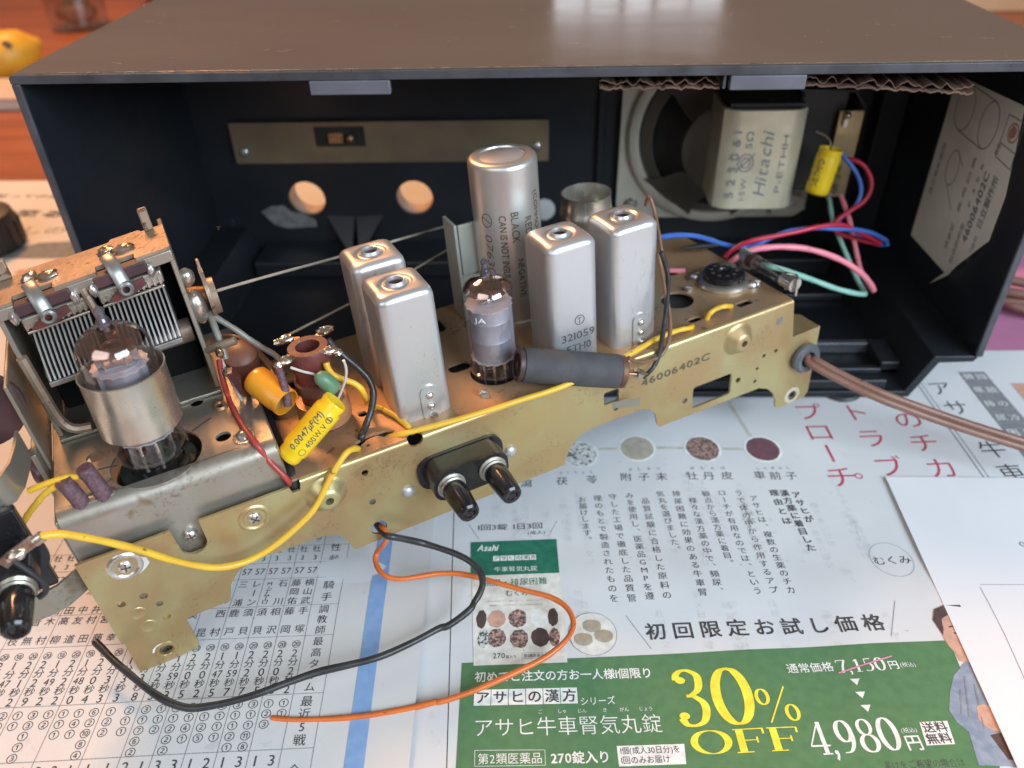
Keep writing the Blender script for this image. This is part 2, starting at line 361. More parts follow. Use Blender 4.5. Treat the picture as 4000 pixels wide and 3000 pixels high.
SERIF = {  # strokes in a box about 0.6 wide, 1 high: (points, thick, thin)
    '0': [(OVAL(.3, .5, .22, .47), .14, .035)],
    'O': [(OVAL(.42, .5, .34, .47), .15, .035)],
    '3': [([(.08, .80), (.10, .90), (.20, .97), (.32, .96), (.43, .88), (.45, .76), (.40, .62), (.27, .53), (.20, .52)], .13, .04), ([(.20, .53), (.32, .51), (.45, .40), (.47, .26), (.40, .10), (.26, .03), (.12, .05), (.05, .16)], .13, .04), (OVAL(.11, .80, .035, .035), .07, .07), (OVAL(.09, .19, .035, .035), .07, .07)],
    '4': [([(.42, .97), (.42, .02)], .12, .04), ([(.42, .97), (.03, .26)], .04, .035), ([(.03, .26), (.58, .26)], .05, .05), ([(.28, .02), (.56, .02)], .04, .04)],
    '9': [(OVAL(.28, .66, .19, .31), .13, .035), ([(.47, .66), (.48, .45), (.42, .22), (.30, .06), (.12, .03)], .12, .03)],
    '8': [(OVAL(.3, .74, .17, .23), .10, .035), (OVAL(.3, .26, .21, .25), .13, .035)],
    '7': [([(.06, .94), (.54, .94)], .06, .06), ([(.52, .93), (.36, .5), (.26, .02)], .13, .06), ([(.07, .96), (.05, .78)], .04, .03)],
    '1': [([(.30, .96), (.30, .02)], .13, .04), ([(.14, .80), (.28, .94)], .05, .04), ([(.14, .02), (.46, .02)], .04, .04)],
    '5': [([(.14, .94), (.48, .94)], .07, .07), ([(.15, .95), (.13, .52)], .05, .03), ([(.13, .53), (.28, .60), (.43, .50), (.47, .30), (.40, .11), (.24, .03), (.08, .10)], .13, .035)],
    ',': [([(.12, .08), (.16, .0), (.08, -.16)], .10, .05), (OVAL(.11, .06, .035, .035), .07, .07)],
    'F': [([(.16, .97), (.16, .02)], .14, .04), ([(.04, .96), (.60, .96)], .04, .04), ([(.60, .97), (.60, .74)], .04, .03), ([(.16, .5), (.46, .5)], .035, .035), ([(.46, .62), (.46, .38)], .035, .03), ([(.03, .02), (.34, .02)], .04, .04)],
    '%': [(OVAL(.17, .72, .12, .22), .08, .03), (OVAL(.72, .25, .12, .22), .08, .03), ([(.70, 1.0), (.20, -.02)], .035, .035)],
}
def serif(mb, s, p0, p1, h, mp, widths, slant=0):
    p0 = Vector(p0); p1 = Vector(p1); d = (p1 - p0); L = d.length; d /= L; tot = sum(widths); x = 0
    for c, w in zip(s, widths):
        o = p0 + d * (x / tot * L); k = L / tot * w / (.95 if c == '%' else .64 if c == 'F' else .85 if c == 'O' else .3 if c == ',' else .6)
        for qq, (pts, a, b) in enumerate(SERIF[c]):
            if a == b == .07 and len(pts) == 17:      # ball terminal
                cx = sum(p[0] for p in pts[:16]) / 16; cy = sum(p[1] for p in pts[:16]) / 16
                mb.add([lift(mp, o.x + (cx + .085 * math.cos(t)) * k * d.x, o.y + (cy + .06 * math.sin(t)) * h * d.x + cx * k * d.y, .015 * qq) for t in [2 * PI * z / 16 for z in range(16)]], [tuple(range(16))])
            else: pen(mb, pts, a * 1.0, b, mp, (o.x, o.y), (k * d.x, h * d.x, h * d.y, k * d.y), slant, .015 * qq)
        x += w

# ================================================================== the setting
TABLE = mat('red_brown_wood', (.36, .115, .045), .38, 0, (.27, .08, .035), 6, rv=.06, bump=.05, stretch=(.6, 5, 1))
mb = MB().box(-1600, 1900, -900, 2600, -40, -1.2)
tag(part('table', mb, TABLE, bev=2), kind='structure')

# ------------------------------------------------------------------ newspapers
def zl(x, y):  # height of the left sheet (gentle waves, right edge lifting)
    z = .55 + .35 * math.sin(x * .035 + y * .012) + .3 * math.sin(y * .045 - x * .02)
    e = max(0, (x - 120) / 42); z += 1.3 * e * e if y < 20 else 0
    z += .8 * math.exp(-((y + 138 - .05 * x) / 14) ** 2)
    return max(.35, z) + .55
def zr(x, y):
    z = .45 + .25 * math.sin(x * .03 - y * .02) + .2 * math.sin(y * .06 + x * .011)
    if y > -20: z *= max(.3, 1 - (y + 20) / 40)
    if 300 < x < 352: z += .5 * math.sin((x - 300) / 52 * PI) ** 2 * max(0, min(1, (-70 - y) / 60))
    z += .7 * math.exp(-((y + 118 + .03 * (x - 260)) / 13) ** 2) + .5 * math.exp(-((x - 262 + .12 * y) / 14) ** 2)
    return max(.1, z)
def sheet(name, corners, zf, m, label, nx=110, ny=90):
    (x0, y0), (x1, y1), (x2, y2), (x3, y3) = corners; mb = MB(); vs = []; fs = []
    for j in range(ny + 1):
        for i in range(nx + 1):
            a, b = i / nx, j / ny
            x = (x0 * (1 - a) + x1 * a) * (1 - b) + (x3 * (1 - a) + x2 * a) * b; y = (y0 * (1 - a) + y1 * a) * (1 - b) + (y3 * (1 - a) + y2 * a) * b
            vs.append((x, y, zf(x, y)))
    for j in range(ny):
        for i in range(nx): k = j * (nx + 1) + i; fs.append((k, k + 1, k + nx + 2, k + nx + 1))
    mb.add(vs, fs); o = part(name, mb, m, smooth=80, recalc=False)
    return tag(o, label, 'newspaper')
news_l = sheet('newspaper', [(-300, -265), (168.5, -265), (154, 300), (-300, 296)], zl, PAPER, 'newspaper racing page printed with a table of circled numbers, under the left of the chassis', 70, 80)
news_r = sheet('newspaper', [(120, -300), (560, -300), (560, 43), (120, 43)], zr, PAPERB, 'newspaper advertisement page with a green price panel, under the right of the chassis')
tag(sheet('coloured_paper', [(425, 30), (640, 30), (640, 230), (425, 230)], lambda x, y: -.4 + .1 * math.sin(x * .05), mat('pink_print', (.56, .22, .36), .7, 0, (.48, .18, .32), 30), 'magenta paper on the table right of the radio cabinet', 6, 6), None, 'paper')
def subdiv_poly(mb, pts, mp, n=14):
    """quad panel split so that it follows the paper"""
    (x0, y0), (x1, y1), (x2, y2), (x3, y3) = pts; vs = []; fs = []
    for j in range(n + 1):
        for i in range(n + 1):
            a, b = i / n, j / n
            vs.append(mp((x0 * (1 - a) + x1 * a) * (1 - b) + (x3 * (1 - a) + x2 * a) * b, (y0 * (1 - a) + y1 * a) * (1 - b) + (y3 * (1 - a) + y2 * a) * b))
    for j in range(n):
        for i in range(n): k = j * (n + 1) + i; fs.append((k, k + 1, k + n + 2, k + n + 1))
    mb.add(vs, fs)
def printed(layers, parent):
    for (k, nm), mb in layers.items():
        if mb.v: tag(part(nm, mb, INK[k], parent, smooth=0, recalc=False), kind='stuff')
class Lay(dict):
    def __missing__(s, k): s[k] = MB(); return s[k]
# --- left page
LL = Lay(); ml = lambda x, y: Vector((x, y, zl(x, y) + .12)); th = math.radians(3.3)
fa = Vector((math.cos(th), math.sin(th))); fb = Vector((-math.sin(th), math.cos(th))); fo = Vector((131.3, -114.8))
def lf(a, b): p = fo + fa * a + fb * b; return ml(p.x, p.y)
tx = LL[('black', 'printed_text')]; rule = LL[('grey', 'printed_rule')]
rows = [17, 8, 0, -13.7, -27.3, -50.7, -70.3, -92]
cols_ = [0, -10.2, -20.4, -30.6, -40.8, -51, -61.2, -73.5, -88.6, -103.8, -119]
for b in rows: line(rule, (0, b), (-135, b), .16, lf, 30)
for a in cols_: line(rule, (a, 34), (a, -150), .16, lf, 40)
for (b, t_, sz) in ((12.5, '性齢', 4.2), (4, '', 4), (-7, '騎手', 4.4), (-20.5, '調教師', 3.9), (-39, '最高タイム', 3.9), (-60.5, '最近5戦', 4.2), (-82, '全成績', 4.2)):
    if t_: n = len(t_); sp = 4.6 if n > 2 else 6; vtext(tx, t_, (-5.1, b + sp * (n - 1) / 2), (-5.1, b - sp * (n - 1) / 2), sz, lf)
text(tx, '重量', (-9, 2.2), (-1.4, 2.2), 4, lf)
subs = []
for i in range(1, len(cols_) - 1):
    a1, a0 = cols_[i], cols_[i + 1]; n = 3 if a1 - a0 > 14 else 2
    for k in range(n): subs.append(a1 - (a1 - a0) * (k + .5) / n)
recent = ['①①', '①②③', '③①①⑪⑧', '③①①②①', '②①①①', '⑤①②⑤', '①①④①', '④①②②②', '①①②', '③①⑦⑥②', '②①①', '①②②', '⑥②⑩⑧④', '①④①', '①①①', '①②', '③③①①③', '①①', '②①①', '①③', '①②④']
times = ['⑳2分2秒2', '⑳2分0秒6', '⑳2分0秒5', '⑳2分2秒7', '⑳1分59秒7', '⑱1分47秒5', '⑳2分0秒2', '⑳2分0秒5', '⑳1分59秒3', '⑳2分2秒3', '⑳2分3秒8', '⑱1分3秒3', '⑳2分3秒3', '⑳2分0秒4', '⑱1分48秒0', '⑳2分2秒2', '⑱1分49秒2', '⑳2分2秒9', '⑳2分1秒2', '⑱1分47秒1', '⑳2分0秒3']
train = ['手塚', '藤岡', '相沢', '須貝', '須貝', '鹿戸', '西村', ' 昆', '奥村', '池江', '武幸', '宮 ', '斎藤誠', '武 幸', '宮藤', '村田', '友道', '高柳', '木村', '音無', '国枝']
jock = ['横山武', '藤岡佑', '石川', 'M・デムーロ', 'レーン', '三浦', 'ル', '奥', '戸崎', '田辺', '川田', '松山', '村', '崎', '幸', '坂井', '浜中', '岩田', '吉田', '菅原', '丹内']
sex = ['牡3', '牡3', '牡3', '牡3', '牡3', '牡3', '牡3', '牡3', '牡3', '牡3', '牡3', '牡3', '牡3', '牡3', '牡3', '牡3', '牡3', '牡3', '牡3', '牡3', '牡3']
for i, a in enumerate(subs):
    r = recent[i]; vtext(tx, r, (a, -53.8), (a, -53.8 - 3.75 * (len(r) - 1)), 3.8, lf)
    tm = times[i]; tk = []
    k = 0
    while k < len(tm):  # two-digit runs share one line
        if tm[k].isdigit() and k + 1 < len(tm) and tm[k + 1].isdigit(): tk.append(tm[k:k + 2]); k += 2
        else: tk.append(tm[k]); k += 1
    for j, w in enumerate(tk):
        yy = -30.6 - 3.6 * j
        if len(w) == 2: text(tx, w, (a - 1.9, yy - 1.5), (a + 1.9, yy - 1.5), 4.0, lf)
        else: vtext(tx, w, (a, yy), (a, yy), 3.6 if ord(w) > 255 else 4.4, lf)
    r = train[i]; n = len(r); vtext(tx, r, (a, -16.2 if n < 3 else -15.8), (a, -24.2), 3.8 if n < 3 else 3.4, lf)
    r = jock[i]; n = len(r); vtext(tx, r, (a, -2.4), (a, -11.4), 3.8 if n < 4 else 2.6, lf) if n > 1 else vtext(tx, r, (a, -10), (a, -10), 3.8, lf)
    text(tx, '57', (a - 2, 2.4), (a + 2, 2.4), 4.4, lf); vtext(tx, sex[i], (a, 15), (a, 10.6), 3.4, lf)
    vtext(tx, random.choice('1223311'), (a, -73.6), (a, -73.6), 5, lf); vtext(tx, random.choice('021340'), (a, -79), (a, -79), 5, lf); vtext(tx, '①', (a, -84), (a, -84), 4, lf)
for k in range(16):
    vtext(tx, random.choice(['父ディープ', '母父キング', '栗毛三歳', '父ハーツ', '中央所属']), (subs[k], 34), (subs[k], 20), 2.6, lf)
text(LL[('tan', 'printed_text')], '2頁', (11, -78), (18, -66), 7, ml)
subdiv_poly(LL[('blue', 'printed_stripe')], [(149.4, -262), (155.8, -262), (146.6, -70), (140.4, -70)], ml, 24)
# upper part of the page, behind and left of the cabinet
g = LL[('grey', 'printed_rule')]
text(tx, '年後に至っての記事を読む', (-250, 262), (-120, 259), 9, ml)
text(tx, '年金に至る。', (-244, 228), (-125, 224), 13, ml, .03)
text(LL[('grey', 'printed_text')], 'くらしのとき', (-200, 198), (-95, 196), 13, ml)
pp = [(-230, 160), (-218, 176), (-205, 168), (-190, 178), (-180, 172), (-168, 176), (-160, 168), (-140, 182), (-90, 186), (-90, 160)]
disc_ = MB()
for k in range(len(pp) - 2): poly(LL[('band', 'printed_graphic')], [pp[k], pp[k + 1], (pp[k + 1][0], 158), (pp[k][0], 158)], ml)
disc(LL[('skin', 'printed_graphic')], (-122, 138), 14, 6, ml, 20, .2)
disc(LL[('red', 'printed_graphic')], (-118, 141), 8, 2.4, ml, 20, .25)
for k in range(26): text(LL[('pale', 'printed_text')], random.choice(['記事本文', '経済欄', '地域面', '社会欄']), (-160 + 7 * k, 120), (-154 + 7 * k, 120), 3, ml)
printed(LL, news_l)
# --- right page (advertisement)
RL = Lay(); mr = lambda x, y: Vector((x, y, zr(x, y) + .10)); mr2 = lambda x, y: Vector((x, y, zr(x, y) + .18)); mr3 = lambda x, y: Vector((x, y, zr(x, y) + .26))
tx = RL[('black', 'printed_text')]; gr = RL[('grey', 'printed_rule')]; wt = RL[('white', 'printed_text')]
line(tx, (171.5, -76), (179, -205), .28, mr, 30); line(tx, (171.5, -76), (170, 10), .28, mr, 20)
subdiv_poly(RL[('green', 'printed_panel')], [(181.2, -200), (349, -192), (353, -142.5), (180.2, -152.8)], mr, 24)
# pack of tablets printed on the page
subdiv_poly(RL[('cream', 'printed_pack')], [(184.4, -153.9), (217.2, -152.2), (214.8, -95), (180.1, -97)], mr2, 12)
subdiv_poly(RL[('dgreen', 'printed_pack_band')], [(181.2, -115), (215.5, -113.1), (214.8, -94.9), (180.0, -96.9)], mr3, 10)
mr4 = lambda x, y: Vector((x, y, zr(x, y) + .34))
text(wt, 'Asahi', (182.5, -101.9), (190.9, -101.6), 4.6, mr4, .03, skew=.25)
for k, c in enumerate('アサヒの漢方'):
    x = 189.4 + 2.9 * k; y = -107.3 + .17 * k; subdiv_poly(wt, [(x, y), (x + 2.6, y + .1), (x + 2.5, y + 2.9), (x - .1, y + 2.8)], mr4, 1)
    vtext(tx, c, (x + 1.3, y + 1.5), (x + 1.3, y + 1.5), 2.3, lambda a, b: Vector((a, b, zr(a, b) + .42)))
text(wt, '牛車腎気丸錠', (190, -112.8), (207, -111.9), 2.9, mr4)
text(RL[('dgreen', 'printed_text')], '頻尿・排尿困難', (185.8, -119.8), (210.8, -118.4), 3.6, mr3)
text(RL[('dgreen', 'printed_text')], 'むくみ', (194.6, -124.3), (203.8, -123.8), 3.1, mr3)
text(RL[('sand', 'printed_text')], '体力中等度以下で、疲れやすくて、四肢が冷えやすく', (188, -127.2), (210, -126.3), .9, mr3)
text(RL[('sand', 'printed_text')], '尿量減少し、むくみがあり、ときに口渇があるものの', (189, -129), (209, -128.2), .9, mr3)
for (x, y, c) in ((185.2, -134.6, 'hair'), (191.8, -134.5, 'skin'), (199.5, -134.1, 'bark'), (207.5, -134, 'white'), (213.6, -133.4, 'hair'), (186.2, -142.9, 'pebble'), (192.1, -142.5, 'bark'), (200.2, -142.8, 'bark'), (207.7, -142.1, 'hair'), (213.9, -142, 'bark')):
    edge = x < 187 or x > 213; disc(RL[(c, 'printed_herb')], (x + (-1 if x > 213 else 1 if edge else 0), y), 1.9 if edge else 3.3, 3.9, mr3, 24, .06)
    if c == 'bark':
        for q in range(9): disc(RL[('skin', 'printed_herb_grain')], (x + random.uniform(-1.6, 1.6) * (.4 if edge else 1), y + random.uniform(-2.4, 2.4)), .5, .42, mr4, 6, .3)
text(tx, '270', (191, -151), (195.4, -150.8), 3.0, mr3); text(tx, '錠入り', (195.6, -150.9), (199.4, -150.7), 1.5, mr3)
text(tx, '第2類医薬品', (201.8, -150.4), (209.2, -150.0), 1.5, mr3)
for a, b in (((201.3, -151), (209.8, -150.5)), ((209.8, -150.5), (209.8, -148.3)), ((209.8, -148.3), (201.3, -148.7)), ((201.3, -148.7), (201.3, -151))): line(gr, a, b, .1, mr3)
# tablets in a circle
disc(RL[('cream', 'printed_circle')], (226.8, -140.4), 8.7, 9.0, mr2, 40); ringp(gr, (226.8, -140.4), 8.7, 9.0, .14, mr3)
for (x, y) in ((226.7, -136.6), (230.7, -140.8), (223.3, -142.3)):
    disc(RL[('sand', 'printed_tablet_side')], (x, y - .9), 3.3, 2.3, mr3, 24); disc(RL[('tan', 'printed_tablet')], (x, y), 3.3, 2.1, mr4, 24)
# captions
text(tx, '1回3錠', (182.4, -89.9), (194.9, -89.3), 3.7, mr, .004); text(tx, '1日3回', (197, -89.2), (209.5, -88.5), 3.7, mr, .004); text(tx, '(成人)', (203, -92.2), (210.4, -91.7), 2.2, mr)
line(gr, (178.5, -86.7), (183.2, -95.2), .16, mr, 4); line(gr, (211.6, -93.1), (215.3, -84.4), .16, mr, 4)
text(wt, '初めてご注文の方お一人様1個限り', (185, -160), (246.4, -157.6), 4.3, mr2, .02)
for k, c in enumerate('アサヒの漢方'):
    x = 185.3 + 5.85 * k; y = -169.1 + .23 * k
    subdiv_poly(wt, [(x, y), (x + 5.6, y + .2), (x + 5.5, y + 6.1), (x - .1, y + 5.9)], mr2, 1)
    vtext(tx, c, (x + 2.8, y + 3), (x + 2.8, y + 3), 5, mr3, .015)
text(wt, 'シリーズ', (220.9, -168.3), (232.8, -167.7), 3.3, mr2, .01)
text(wt, 'アサヒ牛車腎気丸錠', (185.6, -179.6), (247.4, -177.2), 7.1, mr2, -.006)
for c, x in zip(('ご', 'しゃ', 'じん', 'き', 'がん', 'じょう'), (207.6, 214.8, 221.4, 229, 235.4, 242.6)): text(wt, c, (x - .8 * len(c), -171.6 + (x - 207) * .04), (x + .8 * len(c), -171.5 + (x - 207) * .04), 1.7, mr2)
text(wt, '第2類医薬品', (187.6, -188.9), (208.2, -188.2), 3.9, mr2)
for a, b in (((186.8, -189.8), (209, -189.1)), ((209, -189.1), (208.9, -184.1)), ((208.9, -184.1), (186.6, -184.6)), ((186.6, -184.6), (186.8, -189.8))): line(wt, a, b, .16, mr2, 6)
text(wt, '270錠入り', (210.6, -188.5), (229.6, -187.7), 4.3, mr2, .025)
bub = rrect(231.4, 253.4, -189.4, -182, 1.6); subdiv_poly(wt, [(232, -189.2), (253, -188.2), (253.4, -181.6), (231.8, -182.5)], mr2, 4)
text(tx, '1個(成人30日分)を', (232.8, -185.2), (252, -184.3), 2.7, mr3); text(tx, '1回のみお届け', (232.8, -188.3), (248.4, -187.6), 2.7, mr3)
yl = RL[('yellow', 'printed_text')]
serif(yl, '30', (253.2, -176.2), (279.6, -174.9), 21.5, mr2, (12.5, 14.5)); serif(yl, '%', (279.6, -174.3), (294.2, -173.6), 12.6, mr2, (14,))
serif(yl, 'OFF', (255.6, -185.3), (291, -183.6), 8.2, mr2, (13, 10.4, 10.4))
text(wt, '通常価格', (292.7, -155.8), (309, -154.8), 4.0, mr2, .01); serif(wt, '7,150', (310, -156), (327, -155), 5.2, mr2, (4, 1.6, 4, 4, 4)); text(wt, '円', (327.6, -154.4), (331.4, -154.1), 3.6, mr2, .02); text(wt, '(税込)', (331.8, -153.6), (337.2, -153.3), 2.0, mr2)
line(RL[('pink', 'printed_strike')], (310, -155.9), (330.2, -149.4), .55, mr3, 6)
for x, y in ((314.6, -159.2), (314.8, -164.1), (315, -168.9)): poly(wt, [(x - 1.6, y + 1), (x + 1.7, y + 1.1), (x + .1, y - 1.4)], mr2)
serif(wt, '4,980', (293.2, -185.2), (322.6, -183.4), 11.4, mr2, (8, 2.6, 8, 8, 8)); text(wt, '円', (323, -183.2), (328.6, -182.9), 5.6, mr2, .02); text(wt, '(税込)', (323.2, -177.6), (328.4, -177.3), 1.9, mr2)
subdiv_poly(wt, [(329.4, -181.9), (338.6, -181.2), (339.4, -173.3), (330.2, -174.0)], mr2, 3); text(tx, '送料', (330.4, -177.4), (338.6, -176.8), 3.8, mr3, .015); text(tx, '無料', (330.2, -181.2), (338.4, -180.6), 3.8, mr3, .015)
text(tx, 'はのお届けをご希望の場合は、宅配便で', (306, -189.8), (352, -187.6), 2.9, mr); text(tx, '初回限定のお届けについて詳しくは', (262, -193), (304, -191), 2.9, mr)
text(tx, '初回限定お試し価格', (244.8, -142.2), (333.4, -138.0), 7.4, mr, .02, .80)
line(gr, (239.5, -132.4), (247.2, -146.4), .2, mr, 5); line(gr, (333.1, -141), (339.9, -125.7), .2, mr, 5)
ringp(gr, (346.4, -104.8), 8.2, 9.0, .14, mr, 44); text(tx, 'むくみ', (338.9, -107.6), (354.2, -106.4), 4.8, mr)
for s, a, b, z_ in (('アサヒは、複数の生薬のチカ', (300.3, -70.3), (302.9, -120.5), 3.5), ('ラで体の中から作用するアプ', (294.5, -67.2), (296.4, -120.5), 3.5), ('ローチが有用なのでは、という', (287.3, -67.2), (290.2, -121), 3.5), ('観点から漢方薬に着目。', (280.3, -68), (282.7, -107), 3.5),
                    ('様々な漢方薬の中で、頻尿、', (273.9, -72.2), (275.8, -121.4), 3.5), ('排尿困難に効果のある牛車腎', (267.4, -68.2), (269.4, -122), 3.5), ('気丸を選びました。', (260.4, -68.2), (263.0, -100), 3.5), ('品質試験に合格した原料の', (253.6, -72.3), (255.8, -123.2), 3.5), ('みを使用し、医薬品GMPを遵', (247.1, -69), (249.2, -123.6), 3.5),
                    ('守した工場で徹底した品質管', (239.8, -69.8), (242.4, -124.6), 3.5), ('理のもとで製造されたものを', (233.2, -70.7), (235.7, -124.8), 3.5), ('お届けします。', (226.5, -71.6), (227.7, -95), 3.5)):
    vtext(tx, s, a, b, z_ * 1.06, mr)
for s, a, b in (('アサヒが', (319.0, -68.2), (320.4, -82.6)), ('漢方薬に着目した', (314.2, -67.2), (316.6, -98.6)), ('理由とは', (309.8, -67), (310.9, -83.6))): vtext(tx, s, a, b, 4.1, mr, .022)
# row of herbs with names, red headline, side columns
for (x, y, c) in ((227, -42.2, 'pebble'), (253.6, -38.4, 'sand'), (283.8, -38.4, 'bark'), (311.6, -38.4, 'plum')):
    disc(RL[('white', 'printed_halo')], (x, y), 8.6, 9.2, mr, 36); disc(RL[(c, 'printed_herb')], (x, y), 7.5, 8.1, mr2, 36, .02)
    if c == 'bark':
        for q in range(60): a = random.uniform(0, 6.3); r = 6.6 * math.sqrt(random.random()); disc(RL[('skin', 'printed_herb_grain')], (x + r * math.cos(a), y + r * 1.05 * math.sin(a)), .55, .3, mr3, 6, .3, random.uniform(0, 3))
    if c == 'pebble':
        for q in range(34): a = random.uniform(0, 6.3); r = 6.6 * math.sqrt(random.random()); disc(RL[('white', 'printed_herb_grain')], (x + r * math.cos(a), y + r * 1.05 * math.sin(a)), 1.0, .6, mr3, 6, .3, random.uniform(0, 3))
for a, b in (((236, -38.6), (244.6, -38.4)), ((262.6, -38.4), (274.8, -38.4)), ((292.8, -38.4), (302.6, -38.4))): line(RL[('lgreen', 'printed_rule')], a, b, 1.6, mr, 4)
line(RL[('lgreen', 'printed_rule')], (308, -29.4), (303, -2), 1.6, mr, 6)
for s, p in (('瀉', (202.4, -61.4)), ('茯', (218.2, -60)), ('苓', (231.4, -59)), ('附', (246.7, -57.4)), ('子', (254.7, -57.4)), ('末', (262.4, -57.4)), ('牡', (276, -56.8)), ('丹', (283.5, -56.5)), ('皮', (291.6, -56.2)), ('車', (306.1, -55.8)), ('前', (312.9, -56.2)), ('子', (320, -56.2)), ('沢', (190.6, -62.4))): vtext(tx, s, p, p, 5.4, mr)
for s, x0, x1, y in (('ぶくりょう', 216, 233, -55.6), ('ぶしまつ', 247, 263.6, -53.4), ('ぼたんぴ', 274.6, 293, -52.6), ('しゃぜんし', 304.6, 321.6, -52.2)): text(tx, s, (x0, y), (x1, y + .6), 2.0, mr, 0, .45)
rd = RL[('red', 'printed_headline')]
vtext(rd, 'アプローチ', (339.8, 5.4), (342, -56.9), 14.6, mr, -.004); vtext(rd, '。', (346, -59.4), (346, -59.4), 12, mr)
vtext(rd, 'ストラブル', (361.6, 9), (366.6, -70), 14.6, mr, -.004); vtext(rd, '体力のチカラ', (384.6, 18.5), (388.4, -69), 14.6, mr, -.004)
vtext(tx, 'アサヒ牛車腎', (412.2, 9.1), (418.2, -71), 12.6, mr, -.004)
line(gr, (402, 20), (403.8, -80), .5, mr, 20); line(gr, (404.2, 20), (406, -80), .3, mr, 20)
subdiv_poly(RL[('band', 'printed_band')], [(427.4, -90), (444, -90), (440.4, 23.4), (427.0, 23.2)], mr, 20)
for q, x in enumerate((430.4, 436.8)): vtext(wt, ('頻尿排尿困難むくみ体', '四肢の冷え疲れやすい')[q], (x, 19), (x + 1.6, -84), 5.4, mr2)
subdiv_poly(RL[('skin', 'printed_picture')], [(449, -60), (470, -60), (470, 13), (449, 13)], mr, 6)
# the printed man at the page's right edge
subdiv_poly(RL[('skin', 'printed_face')], [(353, -151), (361, -152), (362, -131), (352.4, -134)], mr2, 4)
disc(RL[('skin', 'printed_face')], (357.4, -141), 6.0, 10.2, mr2, 30)
poly(RL[('hair', 'printed_hair')], [(350.6, -134), (352.8, -129.4), (357, -127.6), (363, -127.4), (363, -131.2), (357, -131.6), (353.8, -133.6), (352.8, -138), (351.6, -140.4)], mr3)
disc(RL[('hair', 'printed_hair')], (356.5, -139.6), .9, .35, mr3, 12); line(RL[('hair', 'printed_hair')], (355, -137), (358, -136.4), .6, mr3)
subdiv_poly(RL[('robe', 'printed_robe')], [(343, -188), (372, -188), (372, -150), (354.6, -151.4)], mr2, 8)
poly(RL[('robe', 'printed_robe')], [(354.6, -151.4), (348.6, -156.6), (344.6, -163), (341.6, -169.6), (342.4, -173.6), (344.8, -177), (343, -188), (360, -188)], mr2)
for a, b in (((352, -157), (347, -172)), ((354, -160), (350, -176)), ((348.4, -162), (345, -171))): line(RL[('band', 'printed_fold_line')], a, b, .5, mr3, 3)
disc(RL[('skin', 'printed_hand')], (353.6, -172), 3.6, 4.8, mr3, 16, .1); poly(RL[('hair', 'printed_sash')], [(351, -178), (356, -177), (357, -186), (353, -186)], mr3)
for q in range(14): disc(RL[('grey', 'printed_speck')], (random.uniform(185, 350), random.uniform(-195, -40)), .25, .2, mr3, 6, .3)
for k in range(46):
    x = random.uniform(188, 345); y = random.choice((-80, -74, -128, -60)) + random.uniform(-6, 6); s_ = ''.join(random.choice('記事本文経済社会地域欄日曜版') for _ in range(6))
    vtext(RL[('pale', 'show_through_print')], s_, (x, y), (x + .8, y - 22), 3.6, lambda p, q: Vector((p, q, zr(p, q) + .05)))
for k in range(30):
    vtext(RL[('pale', 'show_through_print')], ''.join(random.choice('薬品会社電話番号健康') for _ in range(5)), (random.uniform(355, 440), random.uniform(-50, 30)), (random.uniform(355, 440), -70), 3.4, lambda p, q: Vector((p, q, zr(p, q) + .05))) if 0 else None
printed(RL, news_r)
# --- white copy paper with pencil lines
def zp(x, y): return 1.54
def zpp(x, y): return zp(x, y)
ws = tag(part('copy_paper', MB().add(*plate([(350.4, -268), (560, -268), (560, -60.4), (360.4, -58.2)], (), .22, lambda x, y, z: (x, y, 1.3 + z))), WPAPER, smooth=0), 'blank white copy paper with pencil lines, on the newspaper at lower right', 'paper')
pc = MB(); mpz = lambda x, y: Vector((x, y, zp(x, y) + .1))
line(pc, (374.6, -118), (470, -117.6), .22, mpz, 10); q = [(374, -119.2), (373.9, -126), (373.2, -140), (371.3, -159.1), (369, -200)]
for a, b in zip(q, q[1:]): line(pc, a, b, .2, mpz, 3)
text(pc, '0.', (399, -99), (403, -99), 4, mpz)
part('pencil_drawing', pc, INK['pencil'], ws, smooth=0, recalc=False)

# ================================================================== the radio cabinet
def sweep_y(sec, y0, y1): n = len(sec); vs = [(x, y0, z) for x, z in sec] + [(x, y1, z) for x, z in sec]; return vs, [(k, (k + 1) % n, (k + 1) % n + n, k + n) for k in range(n)] + [tuple(range(n)), tuple(range(2 * n - 1, n - 1, -1))]
cab = empty('radio_cabinet', Matrix.Identity(4), 'empty black plastic radio cabinet with brown room reflection painted on its top, open side facing the viewer', 'radio cabinet')
part('top_wall', MB().box(0, 420, 0.2, 158, 158, 161), CAB, cab, bev=1.2)
part('top_skin', MB().box(1.2, 418.8, .5, 158, 161.05, 161.55), CABTOP, cab, bev=.2, label='glossy top with the brown reflection of the room painted in, scuffed and reflecting the window')
part('front_lip', MB().add(*sweep_y([(-.2, 157.7), (-.2, 159.8), (.4, 160.8), (1.4, 161.25), (418.6, 161.25), (419.6, 160.8), (420.2, 159.8), (420.2, 157.7)], -1.2, .15)), CABEDGE, cab, bev=.3, smooth=30)
part('side_wall', MB().box(0, 3, 0, 157, 26, 157.9), CAB, cab, bev=.8)
part('side_wall', MB().box(417, 420, 0, 157, 26, 157.9), CAB, cab, bev=.8)
part('side_lip', MB().box(416.8, 420.2, -1.2, -.05, 26, 157.65), CABEDGE, cab, bev=.5)
part('side_lip', MB().box(-.2, 3.2, -1.2, -.05, 26, 157.65), CABEDGE, cab, bev=.5)
RIM = mat('pale_rim', (.55, .42, .32), .45, 0, (.48, .36, .27), 80)
